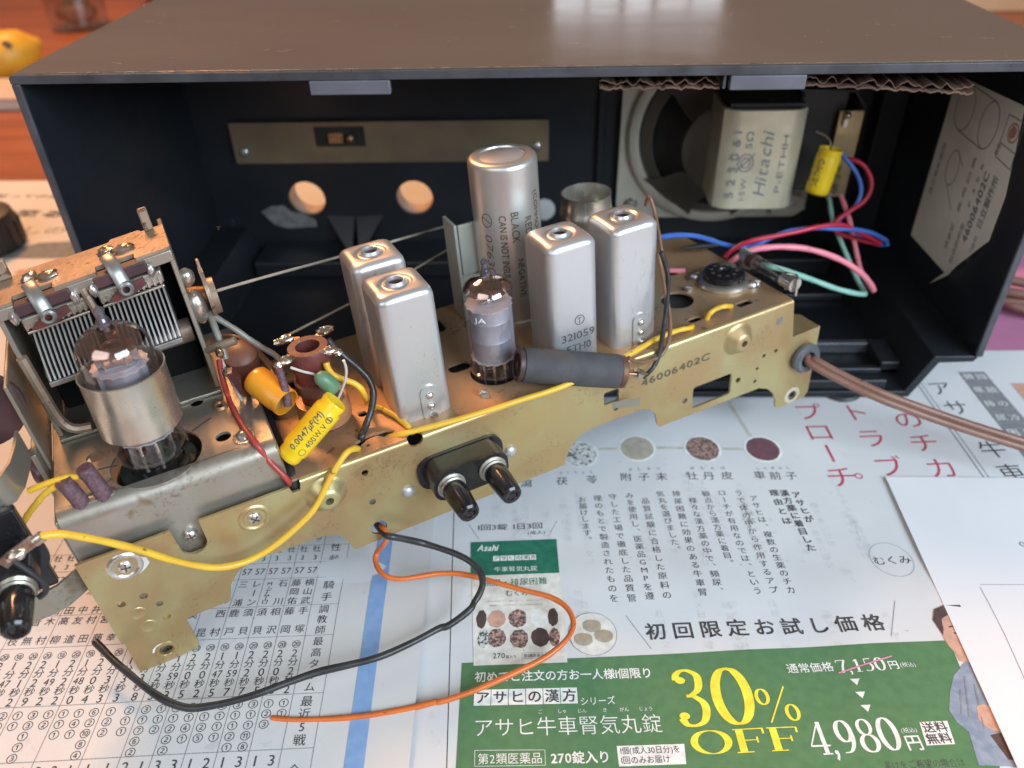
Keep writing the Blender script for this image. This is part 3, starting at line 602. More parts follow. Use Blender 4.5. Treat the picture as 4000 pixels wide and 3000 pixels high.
holes = [circ(63.5, 45, 11.4, 36), circ(131.5, 45, 11.4, 36), rrect(117, 130, 3, 7.5, 2), rrect(143, 156, 3, 7.5, 2), rrect(168, 181, 3, 7.5, 2), rrect(92, 105, 3, 7.5, 2)]
vs, fs = plate([(3.1, 2), (416.9, 2), (416.9, 157.9), (3.1, 157.9)], holes, 3, lambda x, y, z: (x, 150 + z, y))
part('front_panel', MB().add(vs, fs), CAB, cab)
for x in (63.5, 131.5): part('hole_rim', MB().lathe([(11.3, 0), (11.3, 13), (12.6, 13), (12.6, 0), (11.3, 0)], 36, Matrix.Translation((x, 153.2, 45)) @ Matrix.Rotation(-PI / 2, 4, 'X')), RIM, cab)
# stepped floor: section in (x, z) swept along y
sec = [(3.1, 26.2), (22, 26.2), (31, 5.4), (389, 5.4), (398, 26.2), (416.9, 26.2), (418.6, 25.4), (417, 23), (401, 22.4), (391.8, 2), (28.5, 2), (19.5, 22.4), (3, 23), (1.4, 25.4)]
part('stepped_floor', MB().add(*sweep_y(sec, -.6, 149.9)), CAB, cab, bev=.4, smooth=30)
for y0, y1, x1, z1 in ((33, 37, 386, 12), (14, 18, 392, 9), (1, 4, 380, 11), (88, 92, 386, 10)): part('floor_rib', MB().box(236, x1, y0, y1, 5.5, z1), CABEDGE if y0 == 33 else CAB, cab, bev=.7)
part('floor_block', MB().box(381, 391, 14, 36, 5.5, 13), CAB, cab, bev=1)
part('floor_ledge', MB().box(32, 388, 120, 149.8, 5.5, 16), CAB, cab, bev=1)
part('corner_rib', MB().box(402, 416.9, 138, 149.8, 26.3, 157), CAB, cab, bev=1)
part('wall_rib', MB().box(244, 248, 146, 149.9, 6, 157), CAB, cab, bev=.6)
for x in (34, 361): part('rubber_foot', MB().lathe([(9, 0), (9.5, .6), (8.5, 2)], 24, Matrix.Translation((x, 6, .6)), True, True), BLACKR, cab)
part('rubber_foot', MB().lathe([(9, 0), (9.5, .6), (8.5, 2)], 24, Matrix.Translation((34, 140, .6)), True, True), BLACKR, cab)
for a, b in ((118, 149.8), (282, 311.2)):
    part('clip_tab', MB().box(a, b, -1.1, 2.4, 152.0, 157.6), GREYPL, cab, bev=.5)
part('clip_side', MB().box(279.6, 280.6, .2, 3, 152.4, 157.8), CABEDGE, cab)
sc_ = MB()
for k in range(60):
    x = random.uniform(8, 412); y = random.uniform(4, 120) ** 1.0; L_ = random.choice((.5, .8, 1.2, 2.5, 5)); a_ = random.uniform(-.5, .5)
    line(sc_, (x, y), (x + L_ * math.cos(a_), y + L_ * math.sin(a_)), random.uniform(.08, .25), lambda p, q: Vector((p, q, 161.58)))
for k in range(40):
    x = random.uniform(5, 415); line(sc_, (x, .7), (x + random.uniform(1, 9), .7 + random.uniform(0, .15)), .3, lambda p, q: Vector((p, q, 161.58)))
tag(part('scuff_marks', sc_, mat('scuff', (.42, .35, .30), .6), cab, smooth=0, recalc=False), kind='stuff')
# metal dial strip on the inside of the front panel
vs, fs = plate(rrect(26, 215, 70, 94.5, 1), [rrect(76, 106, 80, 92, 1), circ(32, 77, 1.6, 10), circ(208, 79, 1.6, 10)], 1, lambda x, y, z: (x, 145.4 + z, y))
part('dial_strip', MB().add(vs, fs), mat('dial_strip_metal', (.33, .25, .15), .45, .5, (.21, .165, .11), 25, rv=.08), cab)
part('strip_window', MB().box(75, 107, 146.6, 148, 79, 93), DARKF, cab); part('lamp_holder', MB().box(84, 93, 144.4, 146.4, 82, 88.5).ball((97, 144.5, 85), 2.6, 1, .8, 1), COPPER, cab, bev=.4)
for x, z in ((32, 77), (208, 79)): part('strip_screw', MB().ball((x, 145.2, z), 3, 1, .5, 1), NICKEL, cab)
part('foil_patch', MB().add(*plate([(33, 37), (40, 40.6), (48, 41), (52, 37), (60, 35), (67, 31), (67, 26.6), (56, 26), (48, 25.4), (40, 28), (36, 33)], (), .4, lambda x, y, z: (x, 149.5 + z + .25 * math.sin(x * 1.1 + y), y))), mat('foil', (.55, .57, .57), .35, .7, (.35, .37, .37), 200, bump=.8, bs=250), cab)
part('white_disc', MB().lathe([(7, 0), (7, 1), (5.6, 1.4)], 24, Matrix.Translation((212.5, 149.9, 37)) @ Matrix.Rotation(PI / 2, 4, 'X'), True, True), mat('white_disc_felt', (.48, .50, .50), .7, 0), cab)
part('gusset', MB().add([(74, 149.9, 34), (84, 149.9, 12), (90, 135, 12), (92, 149.9, 33)], [(0, 1, 2), (0, 2, 3), (1, 2, 3), (0, 1, 3)]), CAB, cab)
part('gusset', MB().add([(110.7, 149.9, 34), (99, 149.9, 12), (95, 135, 12), (93, 149.9, 33)], [(0, 1, 2), (0, 2, 3), (1, 2, 3), (0, 1, 3)]), CAB, cab)
for x, z in ((12, 30), (402, 20), (380, 128)): part('scuff', MB().add(*plate([(x + random.uniform(-5, 5) * .9, z + random.uniform(-5, 5)) for _ in range(3)], (), .1, lambda a, b, c: (a, 149.8 + c, b))), CABEDGE, cab)
# paper label on the right inner wall, one corner peeling
lab = MB(); py = [(93.5, 131), (30, 135), (21, 98), (21, 76), (36, 60), (44, 45.6), (92, 45.2)]
lab.add(*plate(py, (), .25, lambda x, y, z: (416.7 - z, x, y)))
lab.add([(416.4, 21, 76), (416.4, 44, 45.6), (414.9, 34, 62), (413.2, 40.5, 48), (409.8, 46.5, 39.5)], [(0, 2, 3), (2, 1, 3), (1, 4, 3), (0, 3, 4)])
lo = part('paper_label', lab, mat('aged_label', (.80, .76, .66), .7, 0, (.72, .67, .57), 40, bump=.1), cab, label='yellowed circuit label peeling from the right inner wall')
lm = lambda a, b: Vector((416.35, b, a))     # text runs up the wall (a = z), its top toward the back
lb = MB(); text(lb, '46006402C', (66.5, 36.2), (102, 35), 6.4, lambda a, b: Vector((416.3, 70.6 - b, a)), .03)
def lt(s, y, z0, z1, h, bold=0): text(lb, s, (z0, 0), (z1, 0), h, lambda a, b: Vector((416.3, y + b, a)), bold)
lb.v = []; lb.f = []
lt('46006402C', 37.5, 66, 102, 6.2, .035); lt('日立製作所', 30, 77, 103, 5, .02); lt('株式会社', 30, 60, 74, 3.4); lt('取扱説明書', 44, 52, 74, 3.4); lt('F 3 5 5', 44.5, 82, 104, 3.6)
lt('検査証', 52.5, 56, 70, 3.6); lt('高 周 回 路', 52.5, 76, 104, 3.2); lt('真空管配置図', 84, 72, 100, 3.2)
lp = lambda a, b: Vector((416.3, a, b))
ringp(lb, (77, 120), 9, 11, .5, lp, 30); ringp(lb, (52, 119.5), 8, 11, .5, lp, 30); ringp(lb, (71, 92), 6, 9, .5, lp, 30)
for a, b in (((77, 131), (52, 130.5)), ((77, 109), (52, 108.5)), ((38.6, 128.8), (25.4, 129.2)), ((25.4, 129.2), (23.8, 109)), ((23.8, 109), (38.4, 110)), ((38.4, 110), (38.6, 128.8)), ((24.5, 116), (38.5, 116.4)), ((71, 83), (60, 74)), ((71, 101), (62, 96))): line(lb, a, b, .5, lp, 2)
lt('検査', 37, 110.5, 116, 3.6)
part('label_print', lb, INK['stampg'], lo, smooth=0, recalc=False)
sb = MB(); ringp(sb, (31, 123), 4.4, 4.4, .8, lp, 20); disc(sb, (31, 123), 2.6, 2.8, lp, 10, .3); part('red_stamp', sb, mat('red_stamp_ink', (.45, .22, .19), .8), lo, smooth=0, recalc=False)
# torn corrugated cardboard wedged under the top
CARD = mat('corrugated_brown', (.085, .045, .03), .85, 0, (.16, .095, .06), 90, bump=.5, bs=300)
def corrugated(x0, x1, zt, zb, drop=0):
    e = part('cardboard_liner', MB().add(*sweep_y([(x, zt + .3 * math.sin(x)) for x in [x0 + (x1 - x0) * k / 24 for k in range(25)]] + [(x, zt - .7 + .3 * math.sin(x * 1.3)) for x in [x1 - (x1 - x0) * k / 24 for k in range(25)]], 2.2 + 1, 60)), CARD, cab, smooth=20)
    n = 60; lo_ = lambda x: zb - drop * (x - x0) / (x1 - x0) + .3 * math.sin(x * .9) + .35 * math.sin(x * .37 + 1) * math.sin(x * 2.1)
    part('cardboard_liner', MB().add(*sweep_y([(x0 + (x1 - x0) * k / n, lo_(x0 + (x1 - x0) * k / n)) for k in range(n + 1)] + [(x1 - (x1 - x0) * k / n, lo_(x1 - (x1 - x0) * k / n) - .7) for k in range(n + 1)], 2.0 + random.uniform(0, 1), 60)), CARD, cab, smooth=20)
    n = 110; xs = [x0 + (x1 - x0) * k / n for k in range(n + 1)]
    zf_ = lambda x: min(zt - .7, lo_(x) + 3.0)
    mid = lambda x: (zf_(x) + lo_(x)) / 2 + (zf_(x) - lo_(x)) / 2 * (.66 + .3 * math.sin(x * .47 + x0) * math.sin(x * .19)) * math.sin((x - x0) * 2 * PI / 7.8 + .9 * math.sin(x * .31))
    part('cardboard_flute', MB().add(*sweep_y([(x, mid(x) + .22) for x in xs] + [(x, mid(x) - .22) for x in reversed(xs)], 3.4, 60)), CARD, cab, smooth=50)
corrugated(232, 279, 157.4, 152.6, 0); corrugated(312, 378, 157.4, 153.2, 4.2)

# ================================================================== loudspeaker
BASK = mat('basket_olive', (.17, .155, .125), .45, .25, (.13, .12, .10), 30, bump=.1)
spk = empty('loudspeaker', Matrix.Translation((315, 146, 85)), 'round loudspeaker with cream magnet yoke and square grey frame inside the cabinet', 'loudspeaker')
def sp(mb): mb.v = [v - Vector((315, 146, 85)) for v in mb.v]; return mb
vs, fs = plate(rrect(257, 373, 33.5, 138, 9, 6), [circ(315, 86, 47, 48)], 2, lambda x, y, z: (x, 144 + z, y))
part('frame_plate', sp(MB().add(vs, fs)), SPKM, spk, bev=.5)
AX = lambda x, y, z: Matrix.Translation((x, y, z)) @ Matrix.Rotation(PI / 2, 4, 'X')   # lathe z -> -y (toward the viewer)
part('frame_ring', sp(MB().lathe([(53, 2), (54, 4), (53.2, 6.5), (51, 7.5), (48, 7), (46.5, 4), (46.5, 1), (53, 1)], 56, AX(315, 146, 86))), SPKM, spk)
part('cone', sp(MB().lathe([(46, 1), (30, 12), (18, 22), (2, 22)], 40, AX(315, 146, 86))), CONE, spk)
part('basket_ring', sp(MB().lathe([(24, 24), (26, 25), (26, 28), (22, 30), (14, 31), (2, 31)], 40, AX(315, 146, 86))), BASK, spk)
part('basket_rim', sp(MB().lathe([(46.6, 6.5), (43, 10), (41, 11.5), (40.4, 11), (44, 7)], 56, AX(315, 146, 86))), BASK, spk)
for a in (40, 122, 232, 306):
    ca, sa = math.cos(math.radians(a)), math.sin(math.radians(a)); m = MB(); nx, nz = -sa, ca; vs = []
    for r, d, w in ((46.5, 7, 19), (38, 14, 13), (25, 27, 11)):
        for sg in (-1, 1):
            for tt in (0, 1.1): vs.append((315 + ca * r + nx * w * sg, 146 - d - tt, 86 + sa * r + nz * w * sg))
    f = []
    for k in (0, 4): f += [(k, k + 1, k + 5, k + 4), (k + 2, k + 6, k + 7, k + 3), (k, k + 4, k + 6, k + 2), (k + 1, k + 3, k + 7, k + 5)]
    f += [(0, 2, 3, 1), (8, 9, 11, 10)]
    part('basket_arm', sp(m.add(vs, f)), BASK, spk, bev=.4)
part('magnet_core', sp(MB().lathe([(15, 30), (15, 50)], 32, AX(318, 146, 88))), BASK, spk)
def uyoke():
    m = MB(); path = [(304, 120), (303.4, 96), (304, 91), (307.5, 88), (312, 87.2), (336, 87.2), (340.5, 88), (344, 91), (344.8, 96), (344.4, 120)]
    m.strip(path, 64, 117, 2.6); return m
part('magnet_yoke', sp(uyoke()), CREAM, spk, bev=.4, label='cream zinc yoke with stamped numbers and a script name')
part('magnet', sp(MB().box(308, 341, 92, 114, 66, 119)), DARKF, spk, bev=2)
part('magnet_cap', sp(MB().box(305.4, 343.4, 89.6, 119, 117.2, 119.5)), DARKF, spk, bev=.6)
st = MB()
def yt(s, x, z0, z1, h, bold=0, skew=0): text(st, s, (z0, 0), (z1, 0), h, lambda a, b: Vector((x - b, 85.6, a)), bold, skew=skew)
yt('5 2 3 0 6 1', 312.6, 70, 107, 5.4, .02); yt('1·5W', 318.6, 69, 82, 4.2); yt('5Ω', 318.6, 97, 107, 4.6); yt('Hitachi', 329, 71, 106, 9, -.006, .3); yt('P-ETHH', 337, 73, 105, 4.4, -.01)
ringp(st, (316.6, 90), 4.2, 5, .6, lambda a, b: Vector((a, 85.6, b)), 24); ringp(st, (316.6, 90), 2.6, 3.0, .5, lambda a, b: Vector((a, 85.6, b)), 16); line(st, (312, 85), (321, 95), .5, lambda a, b: Vector((a, 85.6, b)))
part('yoke_print', sp(st), INK['stampg'], spk, smooth=0, recalc=False)
for x, z in ((364, 43), (266, 43), (364, 130)): part('mounting_screw', sp(MB().lathe([(4, 0), (4, 1.2), (2.6, 2.6), (.1, 2.8)], 16, AX(x, 143.6, z))), NICKEL, spk)
part('screw_lug', sp(MB().add(*plate([(350, 47), (358, 51), (370, 47), (372, 40), (364, 36), (352, 37)], [circ(364, 43, 2, 10)], 1.4, lambda x, y, z: (x, 140 + z, y)))), SPKM, spk)
trf = empty('output_transformer', Matrix.Translation((360, 120, 62)), 'black output transformer with gold bracket strap beside the loudspeaker magnet', 'transformer')
def tp(mb): mb.v = [v - Vector((360, 120, 62)) for v in mb.v]; return mb
part('core', tp(MB().box(346, 371, 106, 141, 66, 122)), DARKF, trf, bev=1.5)
part('strap', tp(MB().box(365.8, 378.6, 101.6, 103, 64, 111.4).box(377.4, 378.8, 103.1, 141, 64, 111.4)), mat('strap_gold', (.52, .42, .22), .4, .6, (.42, .33, .18), 40, rv=.1), trf, bev=.4)
part('top_flange', tp(MB().add([(343, 100, 123), (372, 103, 121.5), (380, 104, 112.5), (380, 141, 112.5), (372, 141, 121.5), (343, 141, 123), (343, 100, 122), (372, 103, 120.5), (379, 104, 111.5), (379, 141, 111.5), (372, 141, 120.5), (343, 141, 122)], [(0, 1, 4, 5), (1, 2, 3, 4), (6, 11, 10, 7), (7, 10, 9, 8), (0, 6, 7, 1), (1, 7, 8, 2), (2, 8, 9, 3), (3, 9, 10, 4), (4, 10, 11, 5), (0, 5, 11, 6)])), DARKF, trf)
for z in (108, 68): part('solder_lug', tp(MB().box(368, 370, 99, 101.4, z - 4, z + 3).ball((369, 99, z + 2), 1.8, jit=.15)), SOLDER, trf)
part('strap_stamp', tp((lambda m: (text(m, '01 24', (66, 0), (82, 0), 4, lambda a, b: Vector((373.6 - b, 101.3, a))), m)[1])(MB())), INK['stamp'], trf, smooth=0, recalc=False)

# ================================================================== things around, out of focus
GLS = glass_mat('clear_glass', (.90, .88, .86))
for (x, y, s, lb_) in ((-430, 870, 1.0, 'clear glass item far behind the cabinet, left one beside the yellow object'), (-352, 985, 1.0, 'clear glass item far behind the cabinet, right one at the edge of its top')):
    e = empty('glass_item', Matrix.Translation((x, y, -1)), lb_, 'glassware', 'glass items behind the cabinet')  # simple lidded shapes standing in for two blurred glass items
    part('glass_body', MB().lathe([(2, 1), (34, 1), (38, 6), (40, 40), (38, 74), (26, 92), (24, 110), (22.6, 110), (24.6, 91), (36.4, 73), (38.4, 40), (36.4, 8), (32, 4), (2, 4)], 32), GLS, e)
    part('glass_cap', MB().lathe([(2, 112), (25, 112), (26, 110), (26, 98), (24.6, 98)], 32), NICKEL, e)
    part('inner_ball', MB().ball((0, 0, 22), 26, 1, 1, .6, jit=.12), mat('inner_ball', (.30, .16, .10), .5), e)
lem = MB(); lem.lathe([(.1, -46), (5, -44), (8, -38), (20, -28), (29, -10), (30, 6), (24, 24), (11, 36), (7, 42), (.1, 44)], 28, Matrix.Translation((-384, 612, 24)) @ Matrix.Rotation(math.radians(52), 4, 'Z') @ Matrix.Rotation(math.radians(78), 4, 'Y') @ Matrix.Scale(.88, 4))
lo_ = part('yellow_object', rel(lem, (-384, 612, -1)), mat('yellow_skin', (.72, .40, .03), .45, 0, (.62, .32, .03), 60, bump=.3), smooth=60); lo_.location = Vector((-384, 612, -1)) * S
tag(lo_, 'yellow rounded object with a dark spot on the wooden table behind the cabinet', 'yellow_object')  # unidentified yellow object, given a rounded tapered shape
part('dark_spot', MB().ball((11, -17, 40), 6, 1, .5, .8), mat('dark_spot', (.10, .08, .05), .6), lo_)
bx = empty('pale_box', Matrix.Translation((-330, 555, 0)), 'low pale cream box on the table left behind the cabinet', 'box')
CR = mat('cream_card', (.60, .48, .40), .7, 0, (.54, .43, .36), 20)
part('box_body', MB().box(-190, 75, -62, 8, -1, 9), CR, bx, bev=1); part('box_lid', MB().box(-192, 77, -64, 10, 9.2, 12), CR, bx, bev=1)
kb = empty('plastic_cap', Matrix.Translation((-175, 176, 1)), 'black ribbed plastic cap standing on the newspaper at the left edge', 'cap')  # dark round object at the edge, built as a black plastic cap
part('cap_body', MB().lathe([(25.5, 0), (25, 18), (23.5, 24), (20, 25.5), (14, 25.5), (13, 23), (.1, 23)], 36), BLACKR, kb)
for k in range(18): a = 2 * PI * k / 18; part('cap_rib', MB().box(-1, 1, 24.6, 26.2, 1, 18, Matrix.Rotation(a, 4, 'Z')), BLACKR, kb, bev=.3)
cw = []
for k in range(150):
    a = k * .22; r = 1 + .10 * math.sin(k * .37); cw.append((522 + 62 * r * math.cos(a) + 3 * math.sin(k * .9), 112 + 40 * r * math.sin(a), 4 + 2.6 * (a / (2 * PI)) + 2.5 * math.sin(a * 2 + k * .05)))
tag(part('coiled_cord', MB().tube(spl(cw, 2), 2.6, 8), WIREC['cord'], smooth=60), 'bundle of coiled brown mains cord on the magenta paper right of the cabinet', 'cord')
e = empty('storage_box', Matrix.Translation((850, 920, -1)), 'blurred orange cardboard box far behind at the top right corner', 'box')
part('box_body', MB().box(-150, 150, -40, 40, 0, 80), mat('peach_card', (.62, .40, .22), .6, 0, (.52, .30, .15), 8), e, bev=3); part('box_lid', MB().box(-152, 152, -42, 42, 80.2, 92), CR, e, bev=2)

# ================================================================== the chassis
CH = Matrix(((0.884795, -0.462184, -0.059357, 64.70), (0.463090, 0.886309, 0.001716, -158.80), (0.051816, -0.029006, 0.998235, 58.90), (0, 0, 0, 1)))
ch = empty('radio_chassis', CH, 'gold zinc-plated radio chassis with steel tuner pan, pulled out in front of the cabinet', 'radio chassis')
FP = lambda x, y, z: (x, z, y)            # face outline (u, h) -> (u, w, h)
def arc(cx, cy, r, a0, a1, n=6): return [(cx + r * math.cos(math.radians(a0 + (a1 - a0) * k / n)), cy + r * math.sin(math.radians(a0 + (a1 - a0) * k / n))) for k in range(n + 1)]
out = [(0, -1.6), (28.4, -1.6), (29.0, -10)] + arc(33.2, -10.2, 4.2, 180, 360, 10) + [(37.3, -1.6), (66.9, -1.6), (67.6, -4.2), (70.2, -4.2), (70.8, -1.6), (109.6, -1.6)] + arc(112.4, -1.2, 2.6, 190, 350, 8) + [(115.2, -1.6), (283, -1.6),
       (285.2, -19.2), (300.6, -18.8), (300, -54.2), (298.2, -56.8), (282.6, -57.4), (281, -56)] + [(280.4, -51.5), (278.4, -47), (274.6, -43), (269.5, -40.6), (216.4, -39.8), (215.4, -38), (214.2, -32), (211.4, -28.2), (207, -26.6), (184, -26.4), (178, -27.8), (173.6, -31.6), (171.6, -36.4), (170.6, -39.9),
       (82.6, -40.1), (81.4, -38.6), (80.6, -34), (78, -30), (73, -27.8), (48, -26.8), (42.4, -28.8), (38.6, -33.6), (36.6, -40.6), (.2, -40.6)]
hl = [circ(92.5, -7, 1.25, 12), circ(92.6, -21.1, 1.25, 12), circ(92.6, -34, 3.2, 18), circ(6.2, -23.5, 1.35, 12), circ(13, -23.6, 1.35, 12), circ(16.2, -29.4, 1.2, 12), circ(16.2, -36.4, 1.3, 12), rrect(233, 253.2, -37, -26, 1.4), circ(270, -23.4, .95, 10), circ(276.5, -23.2, .95, 10),
      circ(267, -29, .85, 10), circ(266.7, -35.7, .95, 10), circ(257, -31.3, 1.35, 12), circ(229, -31, 1.35, 12), circ(195, -20.8, 1.35, 12), circ(290.4, -53, 2.4, 16), circ(293, -32, 4.6, 24), rrect(189.4, 196.4, -17.4, -11.4, 1), circ(12.4, -8.8, 2.0, 14), circ(53.5, -8.8, 2.0, 14),
      circ(78, -9.8, 3.4, 20), circ(254.3, -9.3, 3.4, 20)]
vs, fs = plate(out, hl, 1.0, FP); mb = MB().add(vs, fs)
def fold(mb, u0, u1):
    n = 5; v = []
    for u in (u0, u1):
        for rr in (1.6, .6):
            for k in range(n + 1): a = PI / 2 * k / n; v.append((u, 1.6 - rr * math.cos(a), -1.6 + rr * math.sin(a)))
    m_ = n + 1; f = []
    for k in range(n):
        f += [(k, k + 1, 2 * m_ + k + 1, 2 * m_ + k), (m_ + k, 3 * m_ + k, 3 * m_ + k + 1, m_ + k + 1), (k, m_ + k, m_ + k + 1, k + 1), (2 * m_ + k, 2 * m_ + k + 1, 3 * m_ + k + 1, 3 * m_ + k)]
    mb.add(v, f)
for a, b in ((70.8, 109.6), (115.2, 283)): fold(mb, a, b)
part('front_plate', mb, GOLD, ch, smooth=30)
part('mounting_tab', MB().add(*plate([(.8, -36), (20.8, -36), (21.4, -55.6), (20, -57.6), (2.4, -58.8), (.6, -57.4)], [circ(11.2, -54.2 + 2, 2.2, 16)], 1.0, lambda x, y, z: (x, z + 1.05, y))), GOLD, ch)
top_h = [circ(154, 22, 9.8, 32), rrect(138.5, 147.5, 29, 35, 2.4), circ(100.4, 23.6, 1.7, 12), circ(96.6, 5.4, .9, 8), [(91, 5.4), (92.4, 8.4), (97, 10.2), (104.6, 10), (107.6, 8), (105, 6.2), (103, 6.6), (101, 8.6), (97.6, 8.4), (94.8, 6.8), (93, 4.8)], circ(243, 27, 7, 24), circ(255.6, 49, 3.4, 16), rrect(260.5, 268, 7.6, 11.4, 1.3), rrect(236.4, 243, 8.6, 12, 1.5), circ(268, 28, 8.4, 24), rrect(70, 90, 36, 60, 4), circ(222, 66, 9.5, 24), circ(180, 56.5, 10, 24), rrect(120, 150, 60, 72, 3)]
part('top_plate', MB().add(*plate([(68.6, 1.6), (109.6, 1.6)] + arc(112.4, 1.4, 2.8, 180, 0, 8) + [(115.2, 1.6), (283, 1.6), (282, 78), (68.6, 78)], top_h, 1.0, lambda x, y, z: (x, y, z - 1))), GOLDTOP, ch)
part('rear_plate', MB().box(2, 282, 78.1, 79, -38, -.1), GOLDTOP, ch)
part('end_plate', MB().add(*plate([(2, -1.4), (78, -1.4), (78, -38), (2, -38)], [circ(40, -20, 8, 20)], 1, lambda x, y, z: (282 + z * .8, x, y))), GOLDTOP, ch)
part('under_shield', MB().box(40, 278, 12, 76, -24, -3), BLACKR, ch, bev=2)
# right-hand cord bracket behind the ear
part('cord_bracket', MB().strip([(300.2, 1.1), (300.2, 12), (297, 15), (284, 16)], -40, -19.2, 1).add([(285, 1.2, -19.2), (300, 1.2, -19), (300, 12, -18.8), (286, 15, -18.6), (285, 1.2, -20), (300, 1.2, -20), (300, 12, -19.8), (286, 15, -19.6)], [(0, 1, 2, 3), (7, 6, 5, 4), (0, 4, 5, 1), (1, 5, 6, 2), (2, 6, 7, 3), (3, 7, 4, 0)]), GOLD, ch, smooth=30)
NW = Matrix.Rotation(PI / 2, 4, 'X')     # lathe z -> -w (out of the front face)
def out_w(u, h, w=0): return Matrix.Translation((u, w, h)) @ NW
part('grommet', MB().lathe([(3.6, 4), (3.4, 0), (3.8, -4), (6, -4.6), (7.2, -3), (7.0, -1.2), (4.8, -.6), (4.8, 1.6), (7.2, 2.2), (7, 3.6), (5.6, 4.6), (3.6, 4)], 28, Matrix.Translation((293, .4, -32)) @ Matrix.Rotation(-PI / 2, 4, 'X')), GREYR, ch)
for u, h in ((78, -9.8), (254.3, -9.3)):
    part('dome_boss', MB().lathe([(7.6, -.1), (7.0, .25), (6.2, 1.0), (4.4, 3.6), (3.4, 4.4), (2.6, 4.5), (1.5, 4.4), (1.35, 1), (1.35, -3)], 36, out_w(u, h)), GOLD, ch)
def screw(u, h, w, r=2.6, parent=ch):
    o = part('screw', MB().lathe([(r, -3), (r, .3), (r * .86, 1.0), (r * .5, 1.5), (.05, 1.7)], 20, out_w(u, h, w)), NICKEL, parent)
    a = random.uniform(0, 1.5); m = MB()
    for q in (a, a + PI / 2): m.box(-1.5, 1.5, -.24, .24, -.1, .12, out_w(u, h, w - 1.62) @ Matrix.Rotation(q, 4, 'Z'))
    part('screw_slot', m, INK['hair'], o)
for u in (12.4, 53.5):
    part('screw_boss', MB().lathe([(5.6, -.05), (5.0, .5), (4.4, .6), (3.7, .2), (3.2, -.8), (2.2, -1.6)], 30, out_w(u, -8.8)), NICKEL if u < 20 else GOLD, ch)
    screw(u, -8.8, .6)
screw(33.1, -8.8, 3.6, 2.3)
for u, h in ((106, -22.3), (147.7, -21.8)): part('rivet', MB().lathe([(2.6, 0), (2.5, .5), (1.9, 1.3), (1, 1.7), (.05, 1.8)], 20, out_w(u, h)), ALU, ch)
for u, h in ((9, -30.2), (10, -37.4)): part('pressed_ring', MB().lathe([(2.9, -.02), (2.6, .22), (2.2, .24), (1.9, .04), (.05, .1)], 28, out_w(u, h)), GOLD, ch)
part('hole_collar', MB().lathe([(2.3, .1), (2.6, .5), (3.6, .4), (3.9, -.02)], 24, out_w(11.2, -52.2, 1.0)), GOLD, ch)
part('hole_collar', MB().lathe([(2.5, .1), (3.0, .3), (3.8, .25), (4.4, -.02)], 24, out_w(290.4, -53)), CREAM, ch)
part('bent_tab', MB().add([(193.4, -.1, -17.2), (203, -5.2, -15.8), (203, -5.2, -19.6), (193.4, -.1, -20.4), (193.4, .6, -17.2), (203, -4.5, -15.8), (203, -4.5, -19.6), (193.4, .6, -20.4)], [(0, 1, 2, 3), (7, 6, 5, 4), (0, 4, 5, 1), (1, 5, 6, 2), (2, 6, 7, 3), (3, 7, 4, 0)]), STEEL, ch)
st = MB(); fm = lambda a, b: Vector((a, -.12, b))
text(st, '46006402C', (206.6, -15.2), (240.6, -14.0), 4.6, fm, .02); part('stamped_number', st, INK['stamp'], ch, smooth=0, recalc=False)
st = MB(); vtext(st, '検', (276.3, -8), (276.3, -8), 4, fm, .02); part('inspection_stamp', st, INK['stampg'], ch, smooth=0, recalc=False)

dab = MB(); poly(dab, [(7.4, -51.4), (8.0, -50.2), (9.6, -49.2), (11.4, -49.0), (11.2, -48.2), (9.2, -48.4), (7.4, -49.6), (6.8, -51.2)], lambda x, y: Vector((x, .94, y))); part('white_mark', dab, mat('white_scratch', (.72, .72, .70), .5), ch, smooth=0, recalc=False)  # white scratch beside the tab hole
dab = MB(); poly(dab, [(15.2, -13.6), (17.4, -12.4), (19.2, -10.6), (19, -8), (17.6, -7), (17.2, -10.4), (14.6, -12.6)], lambda x, y: Vector((x, -.14, y))); part('white_mark', dab, mat('white_gloss_mark', (.66, .65, .60), .3), ch, smooth=0, recalc=False)  # pale glossy arc beside the left screw boss
# ---- twin terminal blocks
def terminal(u0, h0, w0, name, lab, knobs=((-8.2, 0), (8.0, .3))):
    base = part(name, MB().add(*plate(rrect(u0 - 17, u0 + 17, h0 - 8.2, h0 + 6.6, 6, 5), (), 1.4, lambda x, y, z: (x, w0 - 1.45 + z, y))), BLACKP, ch, bev=.4, label=lab)
    part('block_body', MB().add(*plate(rrect(u0 - 14.6, u0 + 14.6, h0 - 6.4, h0 + 6.2, 4.6, 5), (), 9.6, lambda x, y, z: (x, w0 - 11.1 + z, y))), BLACKP, base, bev=1.2)
    for du, dh in knobs:
        part('terminal_collar', MB().lathe([(2, 0), (5.2, 0), (5.4, .8), (4.6, 1.4), (4.8, 2.2), (4.2, 2.6), (2, 2.6)], 16, out_w(u0 + du, h0 + dh, w0 - 11.15)), STEEL, base, smooth=25)
        part('terminal_knob', MB().lathe([(4.1, 2.7), (4.4, 3.4), (4.35, 8), (3.9, 15), (3.6, 16.4), (2.8, 17), (2.0, 16.8), (1.7, 16.2), (.05, 15.6)], 28, out_w(u0 + du, h0 + dh, w0 - 11.15)).box(-.2, .2, 3.9, 4.5, 6, 13, out_w(u0 + du, h0 + dh, w0 - 11.15)), BLACKP, base)
    return base
terminal(127.3, -16.5, 0, 'terminal_block', 'black twin terminal block on the gold face')
part('antenna_strap', MB().strip([(4, 7), (-1, 5.4), (-4, 3), (-7, .8), (-12, -.4), (-22, -.8), (-60, -1)], -16.4, -7, .9), STEEL, ch)
